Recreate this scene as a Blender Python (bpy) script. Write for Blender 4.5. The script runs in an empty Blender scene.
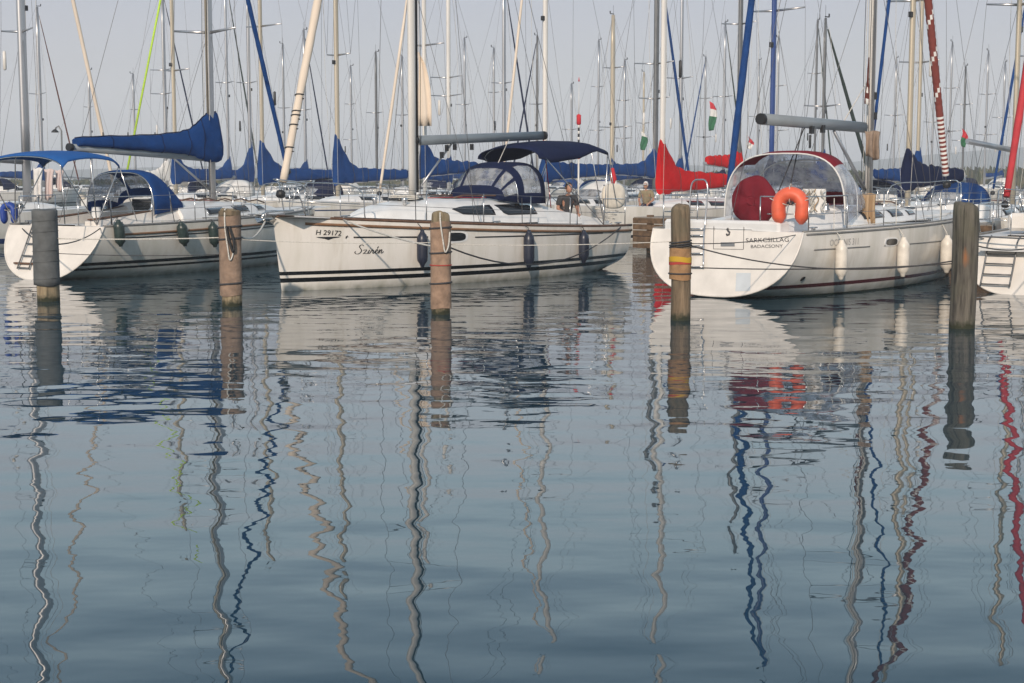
import bpy, math, random
from mathutils import Vector, Matrix
R = math.radians
random.seed(7)
SC = bpy.context.scene
COL = SC.collection

# ------------------------------------------------------------------ camera, sky, sun, exposure
CAMZ, F, W, H, HORIZ = 2.2, 1500.0, 1024.0, 683.0, 175.0
PITCH = math.atan((H / 2 - HORIZ) / F)
cd = bpy.data.cameras.new('camera'); cam = bpy.data.objects.new('camera', cd); COL.objects.link(cam)
cam.location = (0, 0, CAMZ); cam.rotation_euler = (R(90) - PITCH, 0, 0)
cd.sensor_width = 36; cd.lens = 36 * F / W; cd.clip_start = 0.1; cd.clip_end = 20000
SC.camera = cam

SUN_AZ, SUN_EL = R(190), R(25)        # azimuth measured clockwise from +Y (view direction)
wd = bpy.data.worlds.new('World'); SC.world = wd; wd.use_nodes = True
wn, wl = wd.node_tree.nodes, wd.node_tree.links
bg = wn['Background']
sky = wn.new('ShaderNodeTexSky'); sky.sky_type = 'NISHITA'; sky.sun_disc = False
sky.sun_elevation = SUN_EL; sky.sun_rotation = SUN_AZ
sky.air_density = 1.0; sky.dust_density = 2.0; sky.ozone_density = 2.0
# thin overcast veil; bright band above the view added to lighten the water
tc = wn.new('ShaderNodeTexCoord'); sp = wn.new('ShaderNodeSeparateXYZ'); wl.new(tc.outputs['Generated'], sp.inputs[0])
rp = wn.new('ShaderNodeValToRGB'); wl.new(sp.outputs['Z'], rp.inputs[0])
e = rp.color_ramp.elements
e[0].position = 0.0; e[0].color = (7.6, 7.6, 7.8, 1)
e[1].position = 0.85; e[1].color = (3.0, 3.6, 4.3, 1)
for p, c in ((0.07, (6.1, 6.15, 6.5)), (0.112, (5.6, 5.75, 6.4)), (0.14, (7.6, 8.2, 8.9)), (0.19, (8.7, 10.1, 11.0)), (0.235, (8.6, 11.1, 12.3)), (0.30, (6.5, 8.8, 10.6)), (0.37, (4.3, 6.2, 8.1)), (0.44, (3.5, 4.8, 6.2))):
    k = e.new(p); k.color = (*c, 1)
vn = wn.new('ShaderNodeTexNoise'); vn.inputs['Scale'].default_value = 2.2; vn.inputs['Detail'].default_value = 4
vm = wn.new('ShaderNodeMapping'); vm.inputs['Scale'].default_value = (1, 1, 5)
wl.new(tc.outputs['Generated'], vm.inputs[0]); wl.new(vm.outputs[0], vn.inputs[0])
vr = wn.new('ShaderNodeMapRange'); vr.inputs[1].default_value = .3; vr.inputs[2].default_value = .7
vr.inputs[3].default_value = .82; vr.inputs[4].default_value = .95; wl.new(vn.outputs[0], vr.inputs[0])
mx = wn.new('ShaderNodeMixRGB')
wl.new(vr.outputs[0], mx.inputs[0]); wl.new(sky.outputs[0], mx.inputs[1]); wl.new(rp.outputs[0], mx.inputs[2])
wl.new(mx.outputs[0], bg.inputs[0]); bg.inputs[1].default_value = 0.10

sd = bpy.data.lights.new('sun', 'SUN'); sun = bpy.data.objects.new('sun', sd); COL.objects.link(sun)
sd.energy = 3.5; sd.angle = R(1.2); sd.color = (1.0, 0.84, 0.69)
to_sun = Vector((math.sin(SUN_AZ) * math.cos(SUN_EL), math.cos(SUN_AZ) * math.cos(SUN_EL), math.sin(SUN_EL)))
sun.rotation_euler = to_sun.to_track_quat('Z', 'Y').to_euler()
SC.view_settings.view_transform = 'Standard'; SC.view_settings.look = 'None'
SC.view_settings.exposure = 0.0; SC.view_settings.gamma = 1.0
SC.render.engine = 'CYCLES'
SC.cycles.max_bounces = 8; SC.cycles.transparent_max_bounces = 24
SC.cycles.caustics_reflective = False; SC.cycles.caustics_refractive = False
SC.cycles.use_denoising = True; SC.cycles.volume_bounces = 1

# ------------------------------------------------------------------ materials
def S(hexs):
    h = hexs.lstrip('#'); r = []
    for i in (0, 2, 4):
        c = int(h[i:i+2], 16) / 255
        r.append(c / 12.92 if c <= .04045 else ((c + .055) / 1.055) ** 2.4)
    return tuple(r)

def mat(name, col, rough=.5, metal=0., var=.12, scale=3., bump=0., bscale=30., coat=0., streak=False, spec=.5):
    m = bpy.data.materials.new(name); m.use_nodes = True
    n, l = m.node_tree.nodes, m.node_tree.links
    b = n['Principled BSDF']
    b.inputs['Roughness'].default_value = rough; b.inputs['Metallic'].default_value = metal
    b.inputs['Coat Weight'].default_value = coat; b.inputs['Specular IOR Level'].default_value = spec
    tc = n.new('ShaderNodeTexCoord')
    mp = n.new('ShaderNodeMapping'); l.new(tc.outputs['Object'], mp.inputs[0])
    if streak: mp.inputs['Scale'].default_value = (1, 1, .12)
    ns = n.new('ShaderNodeTexNoise'); ns.inputs['Scale'].default_value = scale; ns.inputs['Detail'].default_value = 6
    l.new(mp.outputs[0], ns.inputs[0])
    r = n.new('ShaderNodeMapRange'); r.inputs[1].default_value = .3; r.inputs[2].default_value = .7
    r.inputs[3].default_value = 1 - var; r.inputs[4].default_value = 1 + var * .5
    l.new(ns.outputs[0], r.inputs[0])
    v = n.new('ShaderNodeVectorMath'); v.operation = 'SCALE'; v.inputs[0].default_value = col[:3]
    l.new(r.outputs[0], v.inputs['Scale']); l.new(v.outputs[0], b.inputs['Base Color'])
    if bump:
        n2 = n.new('ShaderNodeTexNoise'); n2.inputs['Scale'].default_value = bscale; n2.inputs['Detail'].default_value = 4
        l.new(mp.outputs[0], n2.inputs[0])
        bp = n.new('ShaderNodeBump'); bp.inputs['Distance'].default_value = bump; bp.inputs['Strength'].default_value = 1
        l.new(n2.outputs[0], bp.inputs['Height']); l.new(bp.outputs[0], b.inputs['Normal'])
    m['col'] = col[:3]
    return m

def hull_mat(name, base, stripes, rough=.22, below=None):
    """white gelcoat with painted boot stripes: stripes = [(z0, z1, colour)] above the waterline, weathering above it"""
    m = bpy.data.materials.new(name); m.use_nodes = True
    n, l = m.node_tree.nodes, m.node_tree.links
    b = n['Principled BSDF']; b.inputs['Roughness'].default_value = rough; b.inputs['Coat Weight'].default_value = .15
    tc = n.new('ShaderNodeTexCoord'); sp = n.new('ShaderNodeSeparateXYZ'); l.new(tc.outputs['Object'], sp.inputs[0])
    ns = n.new('ShaderNodeTexNoise'); ns.inputs['Scale'].default_value = 1.3; ns.inputs['Detail'].default_value = 7
    mp = n.new('ShaderNodeMapping'); mp.inputs['Scale'].default_value = (2.2, 2.2, .5)
    l.new(tc.outputs['Object'], mp.inputs[0]); l.new(mp.outputs[0], ns.inputs[0])
    r = n.new('ShaderNodeValToRGB'); l.new(ns.outputs[0], r.inputs[0])
    r.color_ramp.elements[0].position = .3; r.color_ramp.elements[0].color = (*[c * .82 for c in base[:2]], base[2] * .78, 1)
    r.color_ramp.elements[1].position = .6; r.color_ramp.elements[1].color = (*base, 1)
    n4 = n.new('ShaderNodeTexNoise'); n4.inputs['Scale'].default_value = 3.2; n4.inputs['Detail'].default_value = 5
    mp4 = n.new('ShaderNodeMapping'); mp4.inputs['Scale'].default_value = (2.6, 2.6, .22); l.new(tc.outputs['Object'], mp4.inputs[0]); l.new(mp4.outputs[0], n4.inputs[0])
    r4 = n.new('ShaderNodeMapRange'); r4.inputs[1].default_value = .56; r4.inputs[2].default_value = .74; r4.inputs[3].default_value = 0; r4.inputs[4].default_value = .28; l.new(n4.outputs[0], r4.inputs[0])
    x4 = n.new('ShaderNodeMixRGB'); l.new(r4.outputs[0], x4.inputs[0]); l.new(r.outputs[0], x4.inputs[1]); x4.inputs[2].default_value = (base[0] * .62, base[1] * .57, base[2] * .48, 1)
    wv = n.new('ShaderNodeBump'); wv.inputs['Distance'].default_value = .012; wv.inputs['Strength'].default_value = .5
    n5 = n.new('ShaderNodeTexNoise'); n5.inputs['Scale'].default_value = 1.6; l.new(tc.outputs['Object'], n5.inputs[0]); l.new(n5.outputs[0], wv.inputs['Height']); l.new(wv.outputs[0], b.inputs['Normal'])
    cur = x4.outputs[0]
    def band(cur, z0, z1, col):
        a = n.new('ShaderNodeMath'); a.operation = 'GREATER_THAN'; a.inputs[1].default_value = z0; l.new(sp.outputs[2], a.inputs[0])
        c = n.new('ShaderNodeMath'); c.operation = 'LESS_THAN'; c.inputs[1].default_value = z1; l.new(sp.outputs[2], c.inputs[0])
        d = n.new('ShaderNodeMath'); d.operation = 'MULTIPLY'; l.new(a.outputs[0], d.inputs[0]); l.new(c.outputs[0], d.inputs[1])
        x = n.new('ShaderNodeMixRGB'); l.new(d.outputs[0], x.inputs[0]); l.new(cur, x.inputs[1]); x.inputs[2].default_value = (*col, 1)
        return x.outputs[0]
    for z0, z1, c in stripes: cur = band(cur, z0, z1, c)
    # scum line just above the water
    n3 = n.new('ShaderNodeTexNoise'); n3.inputs['Scale'].default_value = 5; l.new(tc.outputs['Object'], n3.inputs[0])
    mr = n.new('ShaderNodeMapRange'); mr.inputs[1].default_value = 0.0; mr.inputs[2].default_value = .15
    mr.inputs[3].default_value = 1.1; mr.inputs[4].default_value = 0.0; l.new(sp.outputs[2], mr.inputs[0])
    mm = n.new('ShaderNodeMath'); mm.operation = 'MULTIPLY'; l.new(mr.outputs[0], mm.inputs[0]); l.new(n3.outputs[0], mm.inputs[1])
    x = n.new('ShaderNodeMixRGB'); l.new(mm.outputs[0], x.inputs[0]); l.new(cur, x.inputs[1]); x.inputs[2].default_value = (.10, .11, .06, 1)
    l.new(x.outputs[0], b.inputs['Base Color'])
    return m

def clear_mat(name, tint=(.85, .9, .95), mixf=.32):
    m = bpy.data.materials.new(name); m.use_nodes = True
    n, l = m.node_tree.nodes, m.node_tree.links
    n.remove(n['Principled BSDF']); out = n['Material Output']
    t = n.new('ShaderNodeBsdfTransparent'); t.inputs[0].default_value = (*tint, 1)
    g = n.new('ShaderNodeBsdfPrincipled'); g.inputs['Base Color'].default_value = (.66, .67, .68, 1); g.inputs['Roughness'].default_value = .12
    tc = n.new('ShaderNodeTexCoord'); ns = n.new('ShaderNodeTexNoise'); ns.inputs['Scale'].default_value = 5; ns.inputs['Detail'].default_value = 3
    l.new(tc.outputs['Object'], ns.inputs[0])
    bp = n.new('ShaderNodeBump'); bp.inputs['Distance'].default_value = .008; l.new(ns.outputs[0], bp.inputs['Height']); l.new(bp.outputs[0], g.inputs['Normal'])
    r = n.new('ShaderNodeMapRange'); r.inputs[1].default_value = .35; r.inputs[2].default_value = .7
    r.inputs[3].default_value = mixf * .5; r.inputs[4].default_value = mixf * 1.5; l.new(ns.outputs[0], r.inputs[0])
    x = n.new('ShaderNodeMixShader'); l.new(r.outputs[0], x.inputs[0]); l.new(t.outputs[0], x.inputs[1]); l.new(g.outputs[0], x.inputs[2])
    l.new(x.outputs[0], out.inputs[0])
    return m

GEL = (.80, .765, .715)
M = dict(
    hull_generic=hull_mat('gelcoat_generic', (.72, .70, .66), [(.16, .26, S('#20262e'))]),
    hull_blue=hull_mat('gelcoat_blue_band', (.72, .70, .66), [(.14, .30, S('#1d3566'))]),
    hull_navy=hull_mat('gelcoat_navy_sheer', (.70, .69, .66), [(.78, .83, S('#24365c')), (.12, .18, S('#24365c'))]),
    hull_red=hull_mat('gelcoat_red_band', (.74, .71, .66), [(.14, .22, S('#6b1f22')), (-1, .05, S('#4b1a1c'))]),
    deck=mat('deck_gelcoat', (.72, .72, .71), .45, var=.15, scale=4, bump=.001, bscale=120),
    cabin=mat('cabin_gelcoat', (.76, .76, .75), .3, var=.1, scale=3),
    cream=mat('cream_gelcoat', (.76, .72, .665), .35, var=.12, scale=3),
    alu=mat('anodised_aluminium', (.46, .46, .47), .36, .85, var=.2, scale=2, streak=True),
    alu_dk=mat('dark_mast_aluminium', (.16, .165, .17), .4, .4, var=.2, scale=2),
    alu_tan=mat('champagne_mast_aluminium', (.50, .44, .34), .4, .3, var=.2, scale=2, streak=True),
    alu_wh=mat('white_mast_paint', (.72, .70, .66), .35, .0, var=.15, scale=2, streak=True),
    alu_blue=mat('blue_mast_paint', S('#2f4a86'), .35, .0, var=.15, scale=2),
    boom=mat('grey_boom', S('#8a9196'), .4, .2, var=.12, scale=2),
    steel=mat('stainless_steel', (.58, .58, .58), .22, .95, var=.15, scale=6),
    wire=mat('rigging_wire', (.20, .20, .21), .45, .5, var=.1),
    blue=mat('blue_acrylic_canvas', S('#174079'), .85, spec=.15, var=.22, scale=2.5, bump=.03, bscale=5),
    blue_br=mat('bright_blue_canvas', S('#245a9c'), .8, spec=.15, var=.12, scale=2.5, bump=.008, bscale=6),
    navy=mat('navy_acrylic_canvas', S('#162040'), .85, spec=.15, var=.2, scale=2.5, bump=.01, bscale=7),
    red=mat('red_acrylic_canvas', S('#c01c20'), .85, spec=.15, var=.2, scale=2.5, bump=.03, bscale=5),
    maroon=mat('maroon_acrylic_canvas', S('#72202c'), .85, spec=.15, var=.2, scale=3, bump=.01, bscale=8),
    sail=mat('furled_cream_sail', (.74, .64, .53), .8, var=.15, scale=3, bump=.01, bscale=9, streak=True),
    sail_wh=mat('furled_white_sail', (.74, .73, .70), .8, var=.15, scale=3, bump=.01, bscale=9, streak=True),
    sail_gr=mat('dark_green_furled_sail', S('#2c3a36'), .8, var=.25, scale=3, bump=.01, bscale=9, streak=True),
    lime=mat('lime_rope', S('#b9dc4a'), .8, var=.2, scale=20),
    pinkred=mat('pink_red_furled_sail', S('#b8343c'), .8, var=.2, scale=3, bump=.01, bscale=9),
    black=mat('black_rubber', (.016, .016, .018), .5, var=.3, scale=5),
    blackpaint=mat('black_vinyl', (.012, .012, .014), .35, var=.1),
    smoke=mat('smoked_acrylic', (.012, .014, .018), .06, var=.1, spec=.7),
    teak=mat('weathered_teak', S('#6b4f3d'), .6, var=.35, scale=9, bump=.003, bscale=30, streak=False),
    goldrail=mat('bronze_rubbing_strake', S('#866448'), .45, var=.25, scale=6),
    greyrail=mat('grey_toe_rail', S('#8b8a88'), .5, .3, var=.2, scale=14),
    rope=mat('white_mooring_rope', (.62, .60, .55), .9, var=.3, scale=40, bump=.004, bscale=120),
    rope_dk=mat('dark_mooring_rope', (.05, .05, .055), .9, var=.3, scale=40, bump=.004, bscale=120),
    rope_rd=mat('red_rope', S('#a02030'), .9, var=.3, scale=40),
    fender_navy=mat('navy_fender_vinyl', S('#262b3b'), .35, var=.25, scale=6),
    fender_green=mat('dark_green_fender_vinyl', S('#2b3a38'), .35, var=.25, scale=6),
    fender_white=mat('white_fender_vinyl', (.74, .69, .61), .4, var=.2, scale=5),
    orange=mat('orange_buoy_vinyl', S('#e8694a'), .5, var=.16, scale=7, bump=.004, bscale=14),
    buoy_blue=mat('blue_buoy_vinyl', S('#23459a'), .5, var=.16, scale=7, bump=.004, bscale=14),
    buoy_white=mat('white_buoy_cover', (.72, .67, .58), .6, var=.14, scale=7, bump=.004, bscale=14),
    skin=mat('skin', (.42, .22, .15), .55, var=.1, scale=20),
    hair=mat('dark_hair', (.025, .018, .014), .7, var=.3, scale=60, bump=.003, bscale=90),
    shirt_dk=mat('charcoal_shirt', S('#3f3f42'), .9, var=.2, scale=12, bump=.004, bscale=20),
    shirt_kh=mat('khaki_shirt', S('#8b7f66'), .9, var=.2, scale=12, bump=.004, bscale=20),
    cap=mat('white_cotton', (.70, .69, .68), .9, var=.15, scale=12),
    towel=mat('orange_towel', S('#a58c6e'), .95, var=.35, scale=7, bump=.006, bscale=60, streak=True),
    towel_bl=mat('blue_towel', S('#5c86b8'), .95, var=.25, scale=7, bump=.006, bscale=60),
    laundry=mat('pink_white_laundry', (.62, .52, .50), .95, var=.25, scale=6, bump=.01, bscale=10, streak=True),
    tan_cloth=mat('tan_cloth', S('#8f7d6e'), .95, var=.35, scale=6, bump=.01, bscale=12),
    brown=mat('brown_pennant', S('#5d2b22'), .9, var=.25, scale=10),
    plank=mat('old_pier_planks', S('#6b5540'), .85, var=.5, scale=8, bump=.01, bscale=20),
    concrete=mat('pier_deck_boards', S('#8e8880'), .9, var=.3, scale=3),
    flag_red=mat('flag_red', S('#c4323c'), .9, var=.1), flag_white=mat('flag_white', (.7, .7, .68), .9, var=.1),
    flag_green=mat('flag_green', S('#2f6a4a'), .9, var=.1),
    clear=clear_mat('clear_vinyl_window', (.66, .70, .76), .28), clear2=clear_mat('scratched_vinyl_window', (.86, .9, .97), .45),
)

# ------------------------------------------------------------------ mesh helpers
class MB:
    def __init__(s): s.v, s.f, s.mi, s.sm = [], [], [], []
    def add(s, vs, fs, mi=0, smooth=True):
        o = len(s.v); s.v += [tuple(p) for p in vs]
        for k, f in enumerate(fs):
            s.f.append([i + o for i in f]); s.mi.append(mi[k] if isinstance(mi, list) else mi); s.sm.append(smooth)
    def box(s, c, d, rot=None, mi=0, bev=0.0):
        c = Vector(c); hx, hy, hz = d[0] / 2, d[1] / 2, d[2] / 2
        if bev <= 0: bev = min(hx, hy, hz) * .12
        pts = []
        for sx in (-1, 1):
            for sy in (-1, 1):
                for sz in (-1, 1):
                    pts.append((Vector((sx * hx, sy * hy, sz * hz)), (sx, sy, sz)))
        vs = []; idx = {}
        for p, g in pts:
            for ax in range(3):
                q = p.copy()
                for a2 in range(3):
                    if a2 != ax: q[a2] -= g[a2] * bev
                idx[(g, ax)] = len(vs); vs.append(q)
        fs = []
        for ax in range(3):
            a, b = [(1, 2), (2, 0), (0, 1)][ax]
            for sg in (-1, 1):
                loop = []
                for (u, w) in ((-1, -1), (1, -1), (1, 1), (-1, 1)):
                    g = [0, 0, 0]; g[ax] = sg; g[a] = u; g[b] = w; loop.append(idx[(tuple(g), ax)])
                fs.append(loop if sg > 0 else loop[::-1])
        for ax in range(3):
            a, b = [(1, 2), (2, 0), (0, 1)][ax]
            for u in (-1, 1):
                for w in (-1, 1):
                    g0 = [0, 0, 0]; g1 = [0, 0, 0]; g0[ax] = -1; g1[ax] = 1
                    g0[a] = g1[a] = u; g0[b] = g1[b] = w; g0, g1 = tuple(g0), tuple(g1)
                    q = [idx[(g0, a)], idx[(g1, a)], idx[(g1, b)], idx[(g0, b)]]
                    fs.append(q if u * w > 0 else q[::-1])
        for p, g in pts:
            t = [idx[(g, 0)], idx[(g, 1)], idx[(g, 2)]]
            fs.append(t if g[0] * g[1] * g[2] > 0 else t[::-1])
        if rot is not None: vs = [rot @ v for v in vs]
        s.add([v + c for v in vs], fs, mi, False)
    def loft(s, rings, closed=True, cap=True, mi=0, smooth=True, mif=None):
        n = len(rings[0]); vs = [p for r in rings for p in r]; fs = []; ms = []
        m = n if closed else n - 1
        for i in range(len(rings) - 1):
            for j in range(m):
                k = (j + 1) % n
                fs.append([i * n + j, i * n + k, (i + 1) * n + k, (i + 1) * n + j]); ms.append(mif(i, j) if mif else mi)
        s.add(vs, fs, ms, smooth)
        if cap and closed:
            o = len(s.v) - len(vs)
            for rr in (list(range(n))[::-1], [(len(rings) - 1) * n + j for j in range(n)]):
                s.f.append([o + i for i in rr]); s.mi.append(mi); s.sm.append(False)
    def tube(s, pts, r, n=8, mi=0, cap=True, ell=None, mif=None):
        pts = [Vector(p) for p in pts]; m = len(pts)
        rs = r if isinstance(r, (list, tuple)) else [r] * m
        tang = []
        for i in range(m):
            a = pts[max(i - 1, 0)]; b = pts[min(i + 1, m - 1)]; d = (b - a)
            tang.append(d.normalized() if d.length > 1e-9 else Vector((0, 0, 1)))
        up = Vector((0, 1, 0)) if abs(tang[0].y) < .9 else Vector((0, 0, 1))
        u = (up - tang[0] * up.dot(tang[0])).normalized(); rings = []
        for i in range(m):
            u = (u - tang[i] * u.dot(tang[i])); u = u.normalized() if u.length > 1e-6 else Vector((1, 0, 0))
            w = tang[i].cross(u); ea, eb = ell or (1, 1)
            rings.append([pts[i] + u * (rs[i] * ea * math.cos(t * 2 * math.pi / n)) + w * (rs[i] * eb * math.sin(t * 2 * math.pi / n)) for t in range(n)])
        s.loft(rings, True, cap, mi, True, mif)
    def lathe(s, prof, n=16, c=(0, 0, 0), mi=0, mif=None):
        c = Vector(c); rings = [[c + Vector((r * math.cos(2 * math.pi * j / n), r * math.sin(2 * math.pi * j / n), z)) for j in range(n)] for r, z in prof]
        s.loft(rings, True, True, mi, True, mif)
    def sheet(s, P, th, mi=0, mif=None):
        """grid of points P[i][j] given thickness th along its normals"""
        I, J = len(P), len(P[0]); P = [[Vector(p) for p in r] for r in P]; N = []
        for i in range(I):
            row = []
            for j in range(J):
                a = P[min(i + 1, I - 1)][j] - P[max(i - 1, 0)][j]; b = P[i][min(j + 1, J - 1)] - P[i][max(j - 1, 0)]
                nn = a.cross(b); row.append(nn.normalized() if nn.length > 1e-9 else Vector((0, 0, 1)))
            N.append(row)
        vs = [P[i][j] + N[i][j] * th / 2 for i in range(I) for j in range(J)] + [P[i][j] - N[i][j] * th / 2 for i in range(I) for j in range(J)]
        K = I * J; fs = []; ms = []
        for i in range(I - 1):
            for j in range(J - 1):
                q = [i * J + j, (i + 1) * J + j, (i + 1) * J + j + 1, i * J + j + 1]; m = mif(i, j) if mif else mi
                fs.append(q); ms.append(m); fs.append([x + K for x in q[::-1]]); ms.append(m)
        edge = [(i * J) for i in range(I)]
        def rim(a, b, m): fs.append([a, b, b + K, a + K]); ms.append(m)
        for j in range(J - 1): rim(j, j + 1, mif(0, j) if mif else mi); rim((I - 1) * J + j + 1, (I - 1) * J + j, mif(I - 2, j) if mif else mi)
        for i in range(I - 1): rim((i + 1) * J, i * J, mif(i, 0) if mif else mi); rim(i * J + J - 1, (i + 1) * J + J - 1, mif(i, J - 2) if mif else mi)
        s.add(vs, fs, ms, True)
    def build(s, name, mats, parent=None, loc=None, label=None, flat=False):
        me = bpy.data.meshes.new(name); me.from_pydata(s.v, [], s.f)
        for m in (mats if isinstance(mats, (list, tuple)) else [mats]): me.materials.append(m)
        me.polygons.foreach_set('material_index', s.mi); me.polygons.foreach_set('use_smooth', [False if flat else x for x in s.sm]); me.update()
        o = bpy.data.objects.new(name, me); COL.objects.link(o)
        if parent is not None: o.parent = parent
        if loc is not None: o.location = loc
        if label: o['label'] = label
        return o

def tag(o, label=None, cat=None, group=None, kind=None):
    if label: o['label'] = label
    if cat: o['category'] = cat
    if group: o['group'] = group
    if kind: o['kind'] = kind
    return o
def empty(name, loc=(0, 0, 0), rz=0):
    o = bpy.data.objects.new(name, None); COL.objects.link(o); o.location = loc; o.rotation_euler = (0, 0, rz); o.empty_display_size = .2
    return o
def copy_tree(o, parent=None):
    c = o.copy(); COL.objects.link(c); c.parent = parent
    for ch in list(o.children): copy_tree(ch, c)
    return c

CP, SP = math.cos(PITCH), math.sin(PITCH)
def ray(px, py):
    a, b = (px - W / 2) / F, (H / 2 - py) / F
    return Vector((a, CP + b * SP, -SP + b * CP))
def at_z(px, py, z=0.):
    d = ray(px, py); t = (z - CAMZ) / d.z
    return Vector((d.x * t, d.y * t, z))
def at_y(px, py, y):
    d = ray(px, py); t = y / d.y
    return Vector((d.x * t, y, CAMZ + d.z * t))

def lerp(a, b, t): return a + (b - a) * t
def curve(pts, n=8):
    """Catmull-Rom through pts"""
    pts = [Vector(p) for p in pts]; out = []
    P = [pts[0] * 2 - pts[1]] + pts + [pts[-1] * 2 - pts[-2]]
    for i in range(1, len(P) - 2):
        for k in range(n):
            t = k / n; a, b, c, d = P[i - 1], P[i], P[i + 1], P[i + 2]
            out.append(.5 * ((2 * b) + (c - a) * t + (2 * a - 5 * b + 4 * c - d) * t * t + (3 * b - a - 3 * c + d) * t ** 3))
    out.append(pts[-1]); return out
def sag(a, b, s, n=14):
    a, b = Vector(a), Vector(b)
    return [a.lerp(b, k / n) - Vector((0, 0, s * 4 * (k / n) * (1 - k / n))) for k in range(n + 1)]

def text_mesh(txt, size, shear=0., font_off=0.):
    cu = bpy.data.curves.new('tmp', 'FONT'); cu.body = txt; cu.size = size; cu.shear = shear; cu.offset = font_off
    cu.resolution_u = 3; cu.fill_mode = 'FRONT'
    ob = bpy.data.objects.new('tmp', cu); COL.objects.link(ob)
    bpy.context.view_layer.update()
    me = bpy.data.meshes.new_from_object(ob.evaluated_get(bpy.context.evaluated_depsgraph_get()))
    vs = [v.co.copy() for v in me.vertices]; fs = [list(p.vertices) for p in me.polygons]
    bpy.data.objects.remove(ob); bpy.data.curves.remove(cu); bpy.data.meshes.remove(me)
    return vs, fs

# ------------------------------------------------------------------ boats
class Hull:
    def __init__(s, L=9.3, beam=1.6, bt=1.3, zb=1.35, zst=1.0, rake_b=.25, rake_t=.3, bottom=.5, stern_lift=.03, fair=.42, e0=2.9):
        s.L, s.beam, s.bt, s.zb, s.zst, s.rb, s.rt, s.bottom, s.lift, s.fair, s.e0 = L, beam, bt, zb, zst, rake_b, rake_t, bottom, stern_lift, fair, e0
    def b(s, t):
        if t < s.fair: return s.bt + (s.beam - s.bt) * math.sin(math.pi / 2 * t / s.fair)
        q = (t - s.fair) / (1 - s.fair)
        return max(.035, s.beam * (1 - q ** 2.15) ** .92)
    def sheer(s, t): return s.zst + (s.zb - s.zst) * max(t, 0) ** 1.5
    def bot(s, t): return s.lift - (s.bottom + s.lift) * math.sin(math.pi / 2 * min(t / .38, 1))
    def ex(s, t): return s.e0 - (s.e0 - 1.65) * max(0, (t - .35) / .65) ** 1.3
    def pt(s, t, a, side=1):
        e_ = 2 / s.ex(t); q = 1 - math.sin(a) ** e_
        y = s.b(t) * math.cos(a) ** e_ if a < math.pi / 2 - 1e-6 else 0
        z = s.bot(t) + (s.sheer(t) - s.bot(t)) * q
        x = t * s.L - s.rb * (1 - q) * t ** 6 - s.rt * (1 - q) * (1 - t) ** 5
        return Vector((x, side * y, z))
    def y(s, x, z):
        t = x / s.L
        for _ in range(4):
            q = min(max((z - s.bot(t)) / (s.sheer(t) - s.bot(t)), 0), 1)
            t = (x + s.rb * (1 - q) * max(t, 0) ** 6 + s.rt * (1 - q) * (1 - min(t, 1)) ** 5) / s.L; t = min(max(t, 0), 1)
        q = min(max((z - s.bot(t)) / (s.sheer(t) - s.bot(t)), 0), 1)
        sa = min((1 - q) ** (s.ex(t) / 2), 1); ca = math.sqrt(max(1 - sa * sa, 0))
        return s.b(t) * ca ** (2 / s.ex(t))
    def edge(s, x, side, inset=.05, dz=0):
        t = x / s.L; return Vector((x, side * (s.b(t) - inset), s.sheer(t) + dz))
    def mesh(s, ns=26, na=9, transom=True):
        m = MB(); rings = []
        for i in range(ns + 1):
            t = i / ns; t = t if i < ns else 1.0
            ang = [k / na * math.pi / 2 for k in range(na + 1)]
            rings.append([s.pt(t, a, 1) for a in ang] + [s.pt(t, a, -1) for a in ang[-2::-1]])
        m.loft(rings, False, False)
        if transom:
            o = len(m.v); m.add(rings[0], [list(range(len(rings[0])))[::-1]], 0, False)
        m.add(rings[-1], [list(range(len(rings[-1])))], 0, False)
        return m
    def deck(s, ns=26, cockpit=None):
        """cockpit = (x0, x1, half width, sole z)"""
        m = MB(); rows = []
        for i in range(ns + 1):
            t = i / ns; x = t * s.L; b = s.b(t) - .004; z = s.sheer(t) - .012; cam_ = .05 * min(1, b)
            f = (-1, -.66, -.33, 0, .33, .66, 1)
            rows.append([Vector((x, -k * b, z + cam_ * (1 - k * k))) for k in f])
        if cockpit:
            x0, x1, w, zs = cockpit
            rows2 = []
            xs = sorted(set([x0 - .002, x0, x1, x1 + .002] + [i / ns * s.L for i in range(ns + 1)]))
            for x in xs:
                t = x / s.L; b = s.b(t) - .004; z = s.sheer(t) - .012; inn = x0 <= x <= x1
                wz = zs if inn else z + .04
                rows2.append([Vector((x, b, z)), Vector((x, w + .003, z + .02)), Vector((x, w, wz)), Vector((x, -w, wz)), Vector((x, -w - .003, z + .02)), Vector((x, -b, z))])
            m.loft(rows2, False, False, smooth=False)
        else: m.loft(rows, False, False)
        return m

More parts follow.
